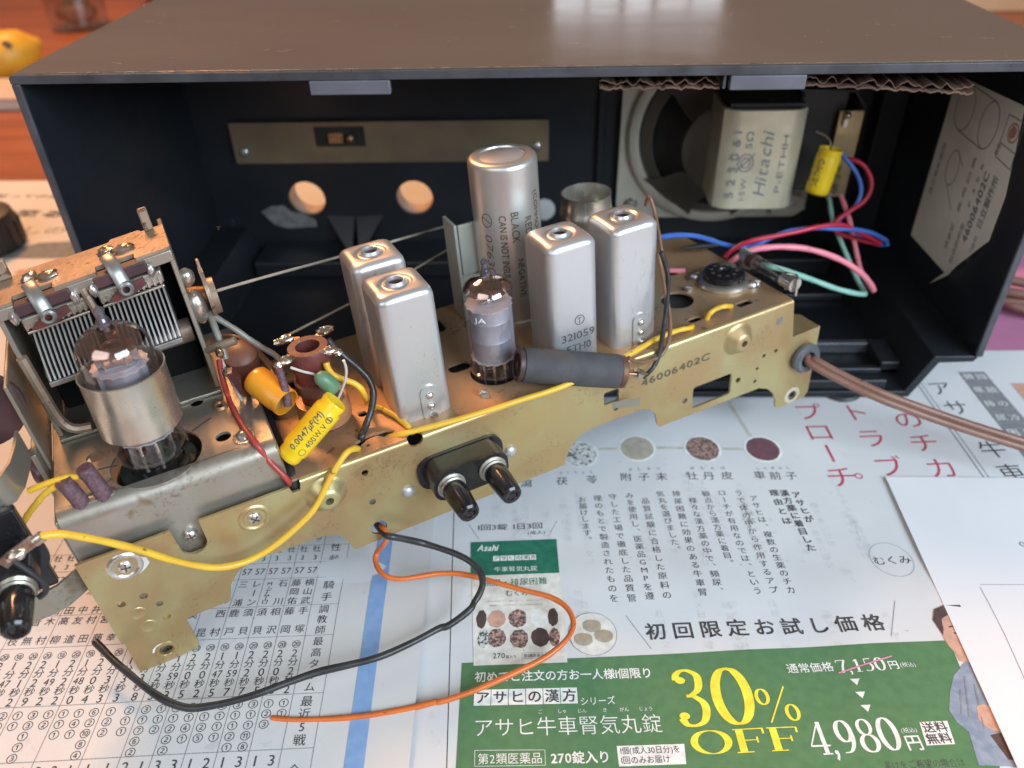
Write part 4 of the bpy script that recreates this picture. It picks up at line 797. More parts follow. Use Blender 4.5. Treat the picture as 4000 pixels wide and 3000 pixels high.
part('upper_strap', MB().strip([(-3.2, 30), (-3.6, 22), (-4.8, 14), (-7, 8.6), (-11, 6), (-18, 5.4), (-54, 5)], 22.4, 32.6, .9), STEEL, ch)
part('strap_board', MB().box(-60, -6.4, 1.2, 4.4, -7, 25), BLACKP, ch, bev=.6)
terminal(-21, 9.0, 1.1, 'terminal_block', 'black twin terminal block at the left edge', ((8.3, -2.6), (-6, 4)))
part('solder_tag', MB().add(*plate([(-11, 16.4), (-7.5, 18.4), (-1.4, 20.6), (-.4, 23), (-2.2, 24.2), (-8.6, 21.6), (-12.4, 19.6)], (), .7, lambda x, y, z: (x, -12.6 + z, y))).ball((-7.6, -12.6, 19.6), 2.2, 1.2, .7, .8, jit=.15).tube([(-1.6, -13, 22.6), (.6, -13, 23.4)], 1.7, 10), SOLDER, ch)
part('jumper_wire', MB().tube(spl([(-9, -12, 18), (-6.4, -13, 12), (-5, -13, 7), (-6, -12, 3), (-8.6, -12, 2)], 5), .9, 8), BLACKR, ch)
part('wafer_disc', MB().add(*plate(circ(-13, 38, 14, 36), [circ(-8, 41, 2.2, 12, 3), circ(-14.5, 45, 2, 12), circ(-12, 31, 2, 12)], 1.8, lambda x, y, z: (x, 39 + z, y))), BAKELD, ch, bev=.3)
part('side_bracket', MB().box(-1.6, -.4, 34, 78, 12, 46).box(-3.4, -1.7, 30, 45, 4, 22), STEEL, ch, bev=.4)
part('grommet_flap', MB().lathe([(.1, 0), (5.4, 0), (5.6, 1), (5, 2.4), (.1, 2.6)], 20, Matrix.Translation((-3.4, 38, 13)) @ Matrix.Rotation(-PI / 2, 4, 'Y') @ Matrix.Scale(1.5, 4, (0, 1, 0))), BAKELD, ch)

# ---- steel tuner pan
pan_h = [circ(31.4, 19, 14.4, 40), circ(13.2, 30.5, 2.9, 18), rrect(5.6, 18.2, 6.0 + 1.6, 12.0, 2.1), circ(20.4, 17.4, .01, 6), circ(52.8, 18.2, 2.6, 16), circ(55.2, 36.5, 1.5, 12), circ(47.8, 43.5, 2.4, 14), circ(16.4, 15.6, 1.2, 10)]
pan_h.pop(3)
pan = part('tuner_pan', MB().add(*plate([(.6, 9.6), (67.4, 9.6), (67.4, 90), (.6, 90)], pan_h, 1, lambda x, y, z: (x, y, z + 13))), STEEL, ch)
n = 8; v = []
for u in (.6, 67.4):
    for k in range(n + 1): a = PI / 2 * k / n; v.append((u, 9.6 - 5 * math.sin(a), 9.0 + 5 * math.cos(a)))
    v.append((u, 4.4, -17)); v.append((u, 5.4, -17)); 
    for k in range(n, -1, -1): a = PI / 2 * k / n; v.append((u, 9.6 - 4 * math.sin(a), 9.0 + 4 * math.cos(a)))
m_ = len(v) // 2; part('pan_front', MB().add(v, [(k, (k + 1) % m_, (k + 1) % m_ + m_, k + m_) for k in range(m_)] + [tuple(range(m_)), tuple(range(2 * m_ - 1, m_ - 1, -1))]), STEEL, pan, smooth=30)
for a in (.0, 67.45): part('pan_side', MB().box(a - .4, a + .6, 5.2, 90, -16, 12.4), STEEL, pan, bev=.5)
part('pan_slit', MB().add(*plate([(13.5, 22.6), (19.6, 21.4), (19.6, 22), (13.6, 23.2)], (), .1, lambda x, y, z: (x, y, z + 14.02))), INK['hair'], pan)
part('pan_slit', MB().add(*plate([(44, 26.6), (51, 30.8), (50.6, 31.4), (43.8, 27.4)], (), .1, lambda x, y, z: (x, y, z + 14.02))), INK['hair'], pan)
part('pan_rivet', MB().lathe([(3.6, 0), (3.6, .5), (2.3, .7), (2.2, 1.8), (1.4, 2.4), (.05, 2.5)], 20, Matrix.Translation((58.8, 13.8, 14))), NICKEL, pan)
part('pan_eyelet', MB().lathe([(1.5, 0), (1.7, .7), (2.4, .8), (3.0, 0)], 18, Matrix.Translation((55.2, 36.5, 14))), COPPER, pan)
part('tube_socket', MB().lathe([(13.6, -4), (13.6, 3), (12, 5), (8.6, 5.4), (8.4, 3.5), (.1, 3.5)], 36, Matrix.Translation((31.4, 19, 7.2))), mat('green_black_socket', (.012, .022, .02), .2), pan)
part('gap_strip', MB().tube(spl([(67.9 + .6, 62, .5), (69.2, 40, .6), (69.3, 20, .4), (69.4, 5, .2), (69.2, 3.4, -1.4), (69, 3.2, -5)], 4), 1.6, 8), BLACKR, ch)

# ---- IF transformer cans
def can(u, w, lab, rivets=True, txt=False):
    W_ = 10.0; H = 51; N = 48
    def rr(sz, rad):
        pts = []
        for q in range(N):
            a = 2 * PI * (q + .5) / N; c, s_ = math.cos(a), math.sin(a); e = sz - rad
            # point on rounded square in direction a
            t = min(sz / max(abs(c), 1e-6), sz / max(abs(s_), 1e-6)); x, y = c * t, s_ * t
            cx, cy = max(-e, min(e, x)), max(-e, min(e, y)); dx, dy = x - cx, y - cy; L = math.hypot(dx, dy)
            if L > rad and L > 0: dx, dy = dx / L * rad, dy / L * rad
            pts.append((cx + dx, cy + dy))
        return pts
    rings = [(W_, 2.6, 0), (W_, 2.6, H - 3.0), (W_ - .25, 2.7, H - 1.8), (W_ - .9, 2.9, H - .8), (W_ - 1.9, 3.0, H - .2), (W_ - 3.0, 3.0, H), (6.2, 6.2, H), (5.7, 5.7, H - .25), (5.2, 5.2, H - .75), (4.4, 4.4, H - .75), (3.7, 3.7, H - .3), (3.4, 3.4, H + .55), (3.15, 3.15, H + .8), (2.8, 2.8, H + .7), (2.65, 2.65, H), (2.6, 2.6, H - 1)]
    v = []; f = []
    for sz, rad, z in rings:
        for x, y in rr(sz, rad): v.append((u + x, w + y, z))
    for i in range(len(rings) - 1):
        for k in range(N): f.append((i * N + k, i * N + (k + 1) % N, (i + 1) * N + (k + 1) % N, (i + 1) * N + k))
    o = part('if_can', MB().add(v, f), ALU, ch, smooth=50, label=lab); wn = o.modifiers.new('wn', 'WEIGHTED_NORMAL'); wn.keep_sharp = True; wn.weight = 80
    part('tuning_slug', MB().lathe([(2.58, H - .6), (2.5, H - 7), (.1, H - 7)], 20, Matrix.Translation((u, w, 0))), INK['hair'], o)
    y0 = w - W_
    if rivets:
        part('pressed_tab', MB().add(*plate(rrect(u - 1.4, u + 5.4, -1.6, 13.4, 3.2, 6), (), .75, lambda x, y, z: (x, y0 - .72 + z, y))), ALU, o, bev=.5)
        for z in (9.4, 4.8): part('rivet', MB().lathe([(1.5, 0), (1.45, .4), (1.0, .9), (.05, 1.1)], 16, out_w(u + 2.0, z, y0 - .7)), NICKEL, o)
        part('foot_lug', MB().ball((u + 2.2, y0 - .9, .7), 1.5, 1, .8, .7, jit=.2), SOLDER, o)
    if txt:
        s_ = MB(); fm_ = lambda a, b: Vector((a, y0 - .12, b))
        text(s_, '321059', (u - 6.6, 11.0), (u + 8.2, 11.0), 4.6, fm_); text(s_, 'ETH0', (u - 4.4, 5.6), (u + 6.4, 5.6), 4.6, fm_, .01)
        ringp(s_, (u + 1.6, 19), 2.1, 2.1, .28, fm_, 28); text(s_, 'T', (u + .6, 17.6), (u + 2.6, 17.6), 3.6, fm_, -.012)
        part('stamped_marking', s_, INK['black'], o, smooth=0, recalc=False)
    return o
can(120.5, 19, 'grey aluminium transformer can with two rivets, front of the left pair')
can(120.5, 46, 'grey aluminium transformer can, rear of the left pair', False)
can(183.4, 19.4, 'grey aluminium transformer can stamped 321059', False, True)
can(209.6, 18.8, 'grey aluminium transformer can with two rivets, rightmost', True)

# ---- electrolytic can
eu_, ew_, er, eh = 180, 56.5, 13.4, 70
el = part('electrolytic_can', MB().lathe([(er + .6, 0), (er + .6, 3), (er, 3.6), (er, eh - 2.2), (er - .3, eh - .9), (er - 1.2, eh - .1), (er - 2.6, eh), (9.4, eh), (9.0, eh - .7), (.1, eh - .7)], 56, Matrix.Translation((eu_, ew_, 0))), ALUCAN, ch, label='tall aluminium electrolytic capacitor can with black lettering')
part('can_seal', MB().lathe([(8.9, 0), (8.4, .35), (.1, .4)], 40, Matrix.Translation((eu_, ew_, eh - .68))), mat('grey_seal', (.33, .34, .35), .45, .2, (.28, .29, .30), 90), el)
pr = MB(); a0 = math.radians(-114)
def ct(s, ang, h0, h1, size, bold=0, skew=0): text(pr, s, (h0, 0), (h1, 0), size, lambda a, b: Vector((eu_ + (er + .12) * math.cos(a0 + math.radians(ang) + b / er), ew_ + (er + .12) * math.sin(a0 + math.radians(ang) + b / er), 100 - a)), bold, skew=skew)
ct('0763009', -42, 57, 82, 4.6, -.01, .2); ct('CAN IS NOT INSULATED', -14, 49, 85, 4.0, .012); ct('BLACK', 6, 48, 61, 4.4, .012); ct('NEGATIVE', 12, 68, 85, 3.6, .012); ct('RED', 30, 51, 59, 4.4, .012); ct('(COMMON)', 52, 42, 62, 3.6, .012)
cm = lambda a, b: Vector((eu_ + (er + .12) * math.cos(a0 + math.radians(-36) + a / er), ew_ + (er + .12) * math.sin(a0 + math.radians(-36) + a / er), b))
ringp(pr, (0, 48.5), 2.4, 2.9, .35, cm, 24); line(pr, (-1.6, 49.6), (1.6, 47.4), .4, cm, 2)
part('can_print', pr, INK['stamp'], el, smooth=0, recalc=False)

# ---- shielded tube position behind, bracket, empty socket, fuse
rc = part('tube_shield', MB().lathe([(11, 0), (11, 30), (11.6, 31), (11.6, 33), (11, 34), (10.6, 40), (10.9, 41), (10.2, 41), (9.9, 38), (9.9, 4)], 40, Matrix.Translation((222, 66, 0))), SHIELD, ch, label='short cylindrical tube shield, open at the top')
part('shield_insert', MB().lathe([(9.8, 0), (9.2, 3), (4, 5.4), (1.6, 7), (.9, 10), (.05, 10.6)], 28, Matrix.Translation((222, 66, 26))), NICKEL, rc)
part('pale_bracket', MB().box(159, 160.4, 62, 74, 0, 44).box(160.5, 168.6, 61, 62.4, 22, 44).add([(160.4, 62, 22), (168.6, 62, 22), (166, 62, 0), (160.4, 62, 0), (160.4, 63, 22), (168.6, 63, 22), (166, 63, 0), (160.4, 63, 0)], [(0, 1, 2, 3), (7, 6, 5, 4), (0, 4, 5, 1), (1, 5, 6, 2), (2, 6, 7, 3), (3, 7, 4, 0)]), mat('pale_green_grey', (.40, .43, .38), .5, .2, (.34, .36, .31), 40), ch, bev=.3)
so = part('tube_socket', MB().lathe([(9, -5), (9, 4.2), (8.6, 5.4), (7.8, 5.8), (2.6, 5.8), (2.2, 5.2), (2, 1), (.1, 1)], 36, Matrix.Translation((268.6, 28.6, 0))), BLACKP, ch, label='empty black nine-pin tube socket')
for k in range(9): a = 2 * PI * k / 9.6 + .4; part('pin_hole', MB().lathe([(.1, 0), (.85, 0)], 8, Matrix.Translation((268.6 + 5.4 * math.cos(a), 28.6 + 5.4 * math.sin(a), 5.86))), INK['hair'], so, smooth=0)
fl = MB().lathe([(11.8, .1), (11.9, 1.2), (11, 2.2), (10.2, 2.6), (9.1, 2.8)], 36, Matrix.Translation((268.6, 28.6, 0))); fl.add(*plate(rrect(-16, 16, -4.6, 4.6, 4.4, 6), [circ(0, 0, 9, 24)] if 0 else (), .9, lambda x, y, z: (268.6 + (x * .62 + y * .78) , 28.6 + (-x * .78 + y * .62), z + .05)))
part('socket_flange', fl, SHIELD, so)
for sg in (1, -1): part('rivet', MB().lathe([(2.4, 0), (2.2, .8), (1.2, 1.6), (.05, 1.8)], 16, Matrix.Translation((268.6 - sg * 7.6, 28.6 + sg * -9.8 * -1, .95)) if 0 else Matrix.Translation((268.6 + sg * 7.6, 28.6 - sg * 9.8, .95))), NICKEL, so)
for u, w in ((251.8, 31), (278.6, 19.2), (143.6, 9.9)): part('pressed_lug', MB().lathe([(2, 0), (1.9, 1.4), (1.2, 1.8), (.05, 1.8)], 8, Matrix.Translation((u, w, 0))).box(-.4, .4, -1.9, 1.9, 1.5, 2.2, Matrix.Translation((u, w, 0)) @ Matrix.Rotation(.8, 4, 'Z')), NICKEL, ch, smooth=25)
fh = part('fuse_clip', MB().strip([(284, 37), (282.6, 33), (284.4, 29.6)], 1, 9, .8).strip([(284.6, 8), (286.8, 4.6), (284.4, 1)], 1, 9, .8), NICKEL, ch)
part('fuse_glass', MB().tube([(284.8, 34, 5.4), (284.8, 3.4, 5.4)], 3.0, 18), glass_mat('fuse_glass', (.86, .85, .82)), fh)
for a, b in ((35.6, 28.6), (9.4, 2.6)): part('fuse_cap', MB().tube([(284.8, a, 5.4), (284.8, b, 5.4)], 3.3, 18), NICKEL, fh)
part('fuse_mark', MB().tube([(284.8, 30.8, 5.4), (284.8, 27, 5.4)], 3.35, 18), BAKELD, fh); part('fuse_filament', MB().tube([(284.8, 33, 5.4), (284.8, 4, 5.4)], .5, 6), NICKEL, fh)
part('small_resistor', MB().tube([(268, 60, 3.6), (277, 54.6, 4.4), (284, 50.4, 4.6)], lambda t: 1.4 if .2 < t < .9 else .4, 10), BLACKR, ch)

# ---- tuning capacitor
VOID = mat('void_shade', (.008, .008, .008), .8, 0, spec=.1)  # flat black painted in for the unlit void inside the capacitor
tcm = lambda u: .10 * (u - 5)
tc = part('tuning_capacitor', MB().box(3, 57, 44.5, 84, 14.1, 15.4), STEEL, ch, bev=.3, label='two-gang tuning capacitor with rusty frame and fanned plates')
def shear(mb): mb.v = [Vector((v.x, v.y, v.z + tcm(v.x) * max(0, min(1, (v.z - 15) / 45)))) for v in mb.v]; return mb
tops = MB().add(*plate([(3, 46), (9, 46), (9, 50), (21, 50), (21, 46), (34, 46), (34, 50), (46, 50), (46, 46), (57, 46), (57, 66), (50, 66), (49, 68), (40, 68), (39, 66), (25, 66), (24, 67.4), (14, 67.4), (13, 66), (3, 66)], (), 1.4, lambda x, y, z: (x, y, 64.8 + z)))
part('frame_top', shear(tops), STEELR, tc, bev=.3)
for a, b in ((3, 9), (21, 34), (46, 57)): part('frame_lip', shear(MB().box(a, b, 45.2, 46.4, 61.4, 65.2)), STEEL, tc, bev=.3)
part('end_plate', shear(MB().box(55.6, 57.2, 46.4, 76, 15.5, 64.8)), STEEL, tc, bev=.3); part('end_plate', shear(MB().box(3, 4.6, 46.4, 76, 15.5, 64.8)), STEEL, tc, bev=.3)
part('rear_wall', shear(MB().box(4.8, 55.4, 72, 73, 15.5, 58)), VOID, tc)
part('gang_shade', shear(MB().box(6, 54.6, 62, 71.5, 15.6, 34)), VOID, tc, bev=1)  # added black box standing for the shade below the plates
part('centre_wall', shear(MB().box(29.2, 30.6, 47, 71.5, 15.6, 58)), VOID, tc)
part('frame_foot', shear(MB().tube(spl([(4.4, 45.6, 48), (5, 45.2, 34), (5.6, 45, 22), (8, 44, 18), (14, 43.6, 17.4)], 4), 1.7, 8)), STEELR, tc)
for u0, u1 in ((10.5, 27.0), (33.4, 50.6)):
    part('stator_bar', shear(MB().box(u0 - 1.6, u1 + 1.4, 45.6, 53, 55.8, 60)), STEEL, tc, bev=.6)
    for k in range(11): part('comb_tooth', shear(MB().box(u0 - .8 + k * (u1 - u0 + 1) / 10 - .35, u0 - .8 + k * (u1 - u0 + 1) / 10 + .35, 45.0, 45.58, 56, 58)), SHIELD, tc)
    part('stator_comb', shear(MB().box(u0 - 1.2, u1 + 1, 44.6, 45.6, 54.8, 55.7)), SHIELD, tc, bev=.3)
    part('rotor_comb', shear(MB().box(u0 - .4, u1 + .6, 34.6, 35.8, 40.4, 42.2)), FIN, tc, bev=.3)
    part('rotor_shaft', shear(MB().tube([(u0 - 4, 58, 33), (u1 + 4, 58, 33)], 4, 12)), STEELR, tc)
    base = None; NF = 13
    pl = [(45.6, 55.4), (64, 55.4), (71, 49), (71, 42), (64, 38), (42, 38.4), (36.6, 40.0), (35.4, 42), (38, 46.6), (42, 51.6)]
    fin = make_mesh('plate', MB().add(*plate(pl, (), .55, lambda x, y, z: (z, x, y))), FIN, 30)
    for k in range(NF):
        u = u0 + (u1 - u0) * k / (NF - 1); o = bpy.data.objects.new('plate', fin); col.objects.link(o); o.parent = tc; o.location = Vector((u, 0, tcm(u) * .7)) * S
def up2(mb): mb.v = [v + Vector((0, 0, 1.8)) for v in mb.v]; return mb
for u in (16.5, 40):
    part('trimmer_base', shear(up2(MB().box(u - 7.6, u + 8.6, 44.2, 49, 59.4, 63.2))), BAKELD, tc, bev=.4)
    part('trimmer_lug', shear(up2(MB().tube(spl([(u - 2.0, 50.4, 66.4), (u - 1.0, 47, 66), (u - .2, 43.6, 63.2), (u + .6, 42.4, 58.4)], 5), 2.2, 10, sq=.28))), FIN, tc)
    part('trimmer_eyelet', shear(up2(MB().lathe([(1.0, 2.2), (1.1, 2.6), (1.7, 2.7), (2.3, 2.2), (2.4, 0)], 18, out_w(u + .7, 57.6, 43.6)))), FIN, tc)
    part('trimmer_leaf', shear(up2(MB().add(*plate([(u - 5.4, 54.6), (u - 3, 56.4), (u - .6, 57.6), (u + 3, 58), (u + 6.4, 58.2), (u + 6.6, 56), (u + 2, 54.4), (u - 3, 54)], (), .6, lambda x, y, z: (x, 43.9 + z + (y - 55) * .12, y))))), BAKEL, tc)
    for du in (-8.4, 9.4): part('trimmer_clip', shear(up2(MB().ball((u + du, 44.4, 59.6), 1.7, .8, 1, 1.3, jit=.12))), NICKEL, tc)
    part('top_solder', shear(up2(MB().ball((u + 3.4, 55, 65.2), 2.0, 1.6, .9, .7, jit=.2).ball((u - 2, 58, 65), 2.2, 1.2, 1, .7, jit=.2))), SOLDER, tc)
part('frame_ear', shear(MB().box(51, 54, 64, 66, 66.2, 74)), STEELR, tc, bev=.6); part('frame_ear', shear(MB().box(3.2, 9, 64, 65.6, 66.2, 73)), STEELR, tc, bev=.6)
part('centre_rib', shear(MB().tube([(28.6, 45.6, 63), (30.4, 43.6, 49), (31.2, 42, 40)], 1.2, 8)), STEELR, tc)
part('shaft_bearing', MB().tube([(57.4, 58, 46), (63, 58, 46)], lambda t: 4.6 - 1.4 * t, 20), COPPER, tc)
part('drum_pulley', MB().add(*plate(circ(0, 0, 9, 28), [circ(0, 0, 2, 12)], 1.3, lambda x, y, z: (63 + z, 58 + x, 47 + y))).add(*plate(circ(0, 0, 6.6, 24), (), 2, lambda x, y, z: (64.4 + z, 58 + x * .9, 45 + y))).box(63.1, 64.2, 55.6, 58, 54, 60), STEELR, tc, bev=.3)
part('adjusting_bolt', MB().ball((58.8, 52, 57), 2.6, 1, 1, 1.3, jit=.05).ball((59, 55, 44), 4.4, .8, .9, 1.5), SHIELD, tc)

# ---- oscillator coil
CO = (88, 26)
coil = part('oscillator_coil', MB().lathe([(3.9, 33), (3.9, 20), (3.8, -6), (6.6, -6), (6.6, 23), (7.0, 24.5), (7.2, 32), (6.8, 33.1), (4.2, 33.1), (3.9, 32.6)], 36, Matrix.Translation((*CO, 0))), BAKEL, ch, label='oscillator coil on a brown bakelite tube with soldered lugs')
part('winding', MB().lathe([(6.7, 2), (9.2, 2.6), (9.6, 5), (9.4, 10), (9.0, 11.4), (6.7, 11.8)], 36, Matrix.Translation((*CO, 0))), mat('enamelled_copper_winding', (.52, .27, .13), .42, .3, (.44, .21, .10), 30, bump=.6, bs=900, stretch=(.2, .2, 8)), coil)
part('winding', MB().lathe([(6.7, 15.5), (7.6, 16), (7.7, 20), (6.7, 20.4)], 32, Matrix.Translation((*CO, 0))), mat('wax_winding', (.16, .07, .05), .4, .2), coil)
for (u, w, dx, dy) in ((82.6, 36.5, -1, .3), (79.6, 23, -1, -.3), (94.2, 20.8, .8, -.7), (95.6, 34.4, .9, .6)):
    part('coil_lug', MB().add([(u - dx * 4.6 - dy, w - dy * 4.6 + dx, 31.6), (u + dx * 2 - dy * 1.4, w + dy * 2 + dx * 1.4, 32.2), (u + dx * 2 + dy * 1.4, w + dy * 2 - dx * 1.4, 32.2), (u - dx * 4.6 + dy, w - dy * 4.6 - dx, 31.6)] + [(u - dx * 4.6 - dy, w - dy * 4.6 + dx, 31), (u + dx * 2 - dy * 1.4, w + dy * 2 + dx * 1.4, 31.6), (u + dx * 2 + dy * 1.4, w + dy * 2 - dx * 1.4, 31.6), (u - dx * 4.6 + dy, w - dy * 4.6 - dx, 31)], [(0, 1, 2, 3), (7, 6, 5, 4), (0, 4, 5, 1), (1, 5, 6, 2), (2, 6, 7, 3), (3, 7, 4, 0)]), COPPER, coil)
    part('solder_blob', MB().ball((u, w, 32), 2.0, 1.3, 1, .75, jit=.22).ball((u + dx * 2.6, w + dy * 2.4, 31.4), 1.4, 1.2, 1, .8, jit=.25), SOLDER, coil)
# ---- lug strip on the pan edge, rear coil clutter
ls = part('lug_strip', MB().add(*plate([(24, 33), (27, 33.4), (34.6, 24.8), (40.6, 15.6), (35, 15.4), (29, 24)], (), 1.5, lambda x, y, z: (62 + z + (x - 30) * .26, x, y))), BAKEL, ch)
for w, h in ((39, 33), (34, 28)): part('solder_blob', MB().ball((60.6, w, h), 1.7, .9, 1.2, 1.1, jit=.2), SOLDER, ls)
part('antenna_coil', MB().lathe([(.1, -2), (4.5, -2)] + [(5.6 + .7 * (k % 2), -1 + 1.3 * k) for k in range(14)] + [(4.5, 18), (.1, 18)], 24, Matrix.Translation((67, 56, 9)) @ Matrix.Rotation(.35, 4, 'X')), mat('waxed_coil', (.30, .13, .075), .45, 0, (.20, .09, .06), 50, bump=.3), ch, smooth=60)
part('shaft_rod', MB().tube([(57, 47, 31), (63, 44, 33), (67, 43, 33.6)], 1.5, 10), STEELR, ch)

# ================================================================== tubes (they pull out of their sockets)
GT = glass_mat('tube_glass', (.90, .885, .91))
def getter_mat():
    m = bpy.data.materials.new('getter_flash'); m.use_nodes = True; nt = m.node_tree; N = nt.nodes; L = nt.links; N.remove(N['Principled BSDF'])
    t = N.new('ShaderNodeBsdfTransparent'); t.inputs[0].default_value = (.62, .45, .38, 1); g = N.new('ShaderNodeBsdfGlossy'); g.inputs[0].default_value = (.62, .44, .36, 1); g.inputs['Roughness'].default_value = .12
    n = N.new('ShaderNodeTexNoise'); n.inputs['Scale'].default_value = 260; tc_ = N.new('ShaderNodeTexCoord'); L.new(tc_.outputs['Object'], n.inputs['Vector'])
    r = N.new('ShaderNodeMapRange'); r.inputs[1].default_value = .3; r.inputs[2].default_value = .6; r.inputs[3].default_value = .35; r.inputs[4].default_value = .85; L.new(n.outputs[0], r.inputs[0])
    x = N.new('ShaderNodeMixShader'); L.new(r.outputs[0], x.inputs[0]); L.new(t.outputs[0], x.inputs[1]); L.new(g.outputs[0], x.inputs[2]); L.new(x.outputs[0], N['Material Output'].inputs[0]); return m
GETTER = getter_mat()
PLATE = mat('anode_grey', (.42, .43, .47), .45, .4, (.36, .37, .41), 80); MICA = mat('mica', (.42, .38, .38), .35, 0, (.5, .47, .47), 200)
def vtube(name, p, R, H, tip, lab, lean=0):
    e = empty(name, CH @ Matrix.Translation(p) @ Matrix.Rotation(lean, 4, 'Y'), lab, 'vacuum tube', 'vacuum tubes on the chassis')
    dome = [(R, H - R * .78), (R * .985, H - R * .6), (R * .93, H - R * .42), (R * .83, H - R * .26), (R * .66, H - R * .12), (R * .44, H - R * .04), (R * .26, H + .2), (R * .19, H + 1.2)]
    part('glass_envelope', MB().lathe([(R * .35, .4), (R * .8, 0), (R * .95, .5), (R, 2), (R, 4)] + dome, 44), GT, e, smooth=60, recalc=False)
    part('exhaust_tip', MB().lathe([(R * .19, H + 1.2), (R * .2, H + 2.2), (R * .15, H + 3.2), (R * .11, H + tip * .6), (R * .15, H + tip * .8), (.05, H + tip)], 16), mat('tip_glass', (.10, .09, .11), .05, .5, (.22, .2, .23), 300), e)
    part('getter', MB().lathe([(r * .975, z - .15) for r, z in dome[2:-1]], 44), GETTER, e, smooth=60)
    part('base_glass', MB().lathe([(.1, 3.2), (R * .7, 3.0), (R * .94, 2.2), (R * .94, 1), (R * .3, .6)], 32), glass_mat('base_glass', (.62, .60, .62)), e)
    for k in range(7):
        a = 2 * PI * k / 8 + .3; part('pin', MB().tube([(R * .58 * math.cos(a), R * .58 * math.sin(a), -3.5), (R * .58 * math.cos(a), R * .58 * math.sin(a), 5.5), (R * .4 * math.cos(a), R * .4 * math.sin(a), 9)], .55, 6), NICKEL, e)
    return e
def ragged(R, z, n=30, t=.35): return MB().add(*plate([((R * (1 if k % 2 else .93)) * math.cos(2 * PI * k / n), (R * (1 if k % 2 else .93)) * math.sin(2 * PI * k / n)) for k in range(n)], (), t, lambda x, y, zz: (x, y, z + zz)))
t2 = vtube('vacuum_tube', (154.4, 22.4, 0), 9.6, 40.5, 8, 'slim bare glass vacuum tube with grey plate, between the aluminium cans')
part('mica_disc', ragged(8.9, 30), MICA, t2); part('mica_disc', ragged(8.9, 7.5), MICA, t2)
part('anode', MB().lathe([(7.6, 7.9), (7.6, 16), (7.75, 16.3), (7.6, 16.6), (7.6, 24), (7.75, 24.3), (7.6, 24.6), (7.6, 29.9)], 36), PLATE, t2)
part('anode_seam', MB().box(-1.0, 1.0, -8.5, -7.3, 8, 29.8, Matrix.Rotation(.9, 4, 'Z')), PLATE, t2, bev=.2)
part('getter_holder', MB().box(-3, 3, -1, 1, 31, 31.4).box(-.5, .5, -.5, .5, 30.3, 34).tube([(2 * math.cos(a / 3), 2 * math.sin(a / 3), 34.4) for a in range(20)], .35, 6), NICKEL, t2)
part('tube_print', (lambda m: (text(m, 'JA', (0, 27), (5, 27), 3, lambda a, b: Vector((9.68 * math.cos(math.radians(-150) + a / 9.6), 9.68 * math.sin(math.radians(-150) + a / 9.6), b))), m)[1])(MB()), INK['white'], t2, smooth=0, recalc=False)
t1 = vtube('vacuum_tube', (31.4, 18.6, 17.2), 10.8, 46, 7.6, 'stout glass vacuum tube in a metal shield sleeve, on the steel pan at left', math.radians(2.2))
part('shield_sleeve', MB().lathe([(12.3, 12), (12.35, 31.6), (12.6, 32.2), (12.2, 32.4), (11.9, 31.6), (11.9, 12), (12.3, 12)], 48), SHIELD, t1)
part('sleeve_seam', MB().box(-.9, .9, 12.2, 12.9, 12.2, 31.8, Matrix.Rotation(.7, 4, 'Z')), SHIELD, t1, bev=.2)
part('mica_disc', ragged(8.4, 33.4), MICA, t1); part('mica_disc', ragged(10, 9), MICA, t1)
part('anode', MB().lathe([(6, 9.4), (6, 34.4)], 24).box(-7, 7, -2, 2, 10, 34), PLATE, t1)
for k in range(4): part('support_rod', MB().tube([(4.6 * math.cos(k * 1.57 + .5), 4.6 * math.sin(k * 1.57 + .5), 33), (4.6 * math.cos(k * 1.57 + .5), 4.6 * math.sin(k * 1.57 + .5), 37.4)], .45, 6), NICKEL, t1)
part('getter_holder', MB().box(-5, 5, -1, 1, 36, 36.5).box(4, 6, -2.4, 2.4, 35, 40).box(-6, -4.6, -2, 2, 35, 40.5).tube([(3 * math.cos(a / 3), 3 * math.sin(a / 3), 40) for a in range(20)], .5, 6), NICKEL, t1)

# ================================================================== loose components hanging by their leads
def comp(name, p0, p1, lab, cat, grp=None):
    p0 = Vector(p0); p1 = Vector(p1); d = (p1 - p0); m = d.to_track_quat('Z', 'Y').to_matrix().to_4x4()
    return empty(name, CH @ Matrix.Translation(p0) @ m, lab, cat, grp), d.length
YG = 'yellow tubular capacitors'
def flatcap(e, L, r, fl, mt, crimp=True):
    prof = [(.1, -1.0), (r * .55, -1.2), (r * .80, -.6), (r * .88, 1), (r * .86, 2.4), (r * .98, 3.6), (r, 5), (r, L - 5), (r * .98, L - 3.6), (r * .84, L - 2.4), (r * .92, L - .6), (r * .86, L + .3), (r * .6, L), (.1, L - .9)]
    o = MB().lathe(prof, 36); o.v = [Vector((v.x, v.y * fl, v.z)) for v in o.v]; return part('capacitor_body', o, mt, e, smooth=60)
# big printed one: its flat side turned to the viewer
e, L = comp('film_capacitor', (70.3, 6, 6.6), (89.6, 6, 21.6), 'bright yellow film capacitor printed 0.0047 and 400WV, hanging before the coil', 'capacitor', YG)
cb = flatcap(e, L, 5.5, .82, YEL)
inv = (CH @ Matrix.Identity(4)).inverted(); R3 = e.matrix_world.to_3x3().normalized()
cv = (Vector((205.49, -319.80, 243.71)) - e.matrix_world.translation / S).normalized(); lc = R3.transposed() @ cv; ang = math.atan2(lc.y / .82, lc.x)
pr = MB()
def capt(s, q, z0, z1, size, bold=.0): text(pr, s, (z0, 0), (z1, 0), size, lambda a, b: Vector((5.6 * math.cos(ang + q - b / 5.0), 5.6 * .82 * math.sin(ang + q - b / 5.0), a)), bold)
capt('0.0047μF(M)', .02, 4.2, 20.2, 3.3, .006); capt('400W.V', -.0 + .78, 7.6, 17.6, 3.1, .006)
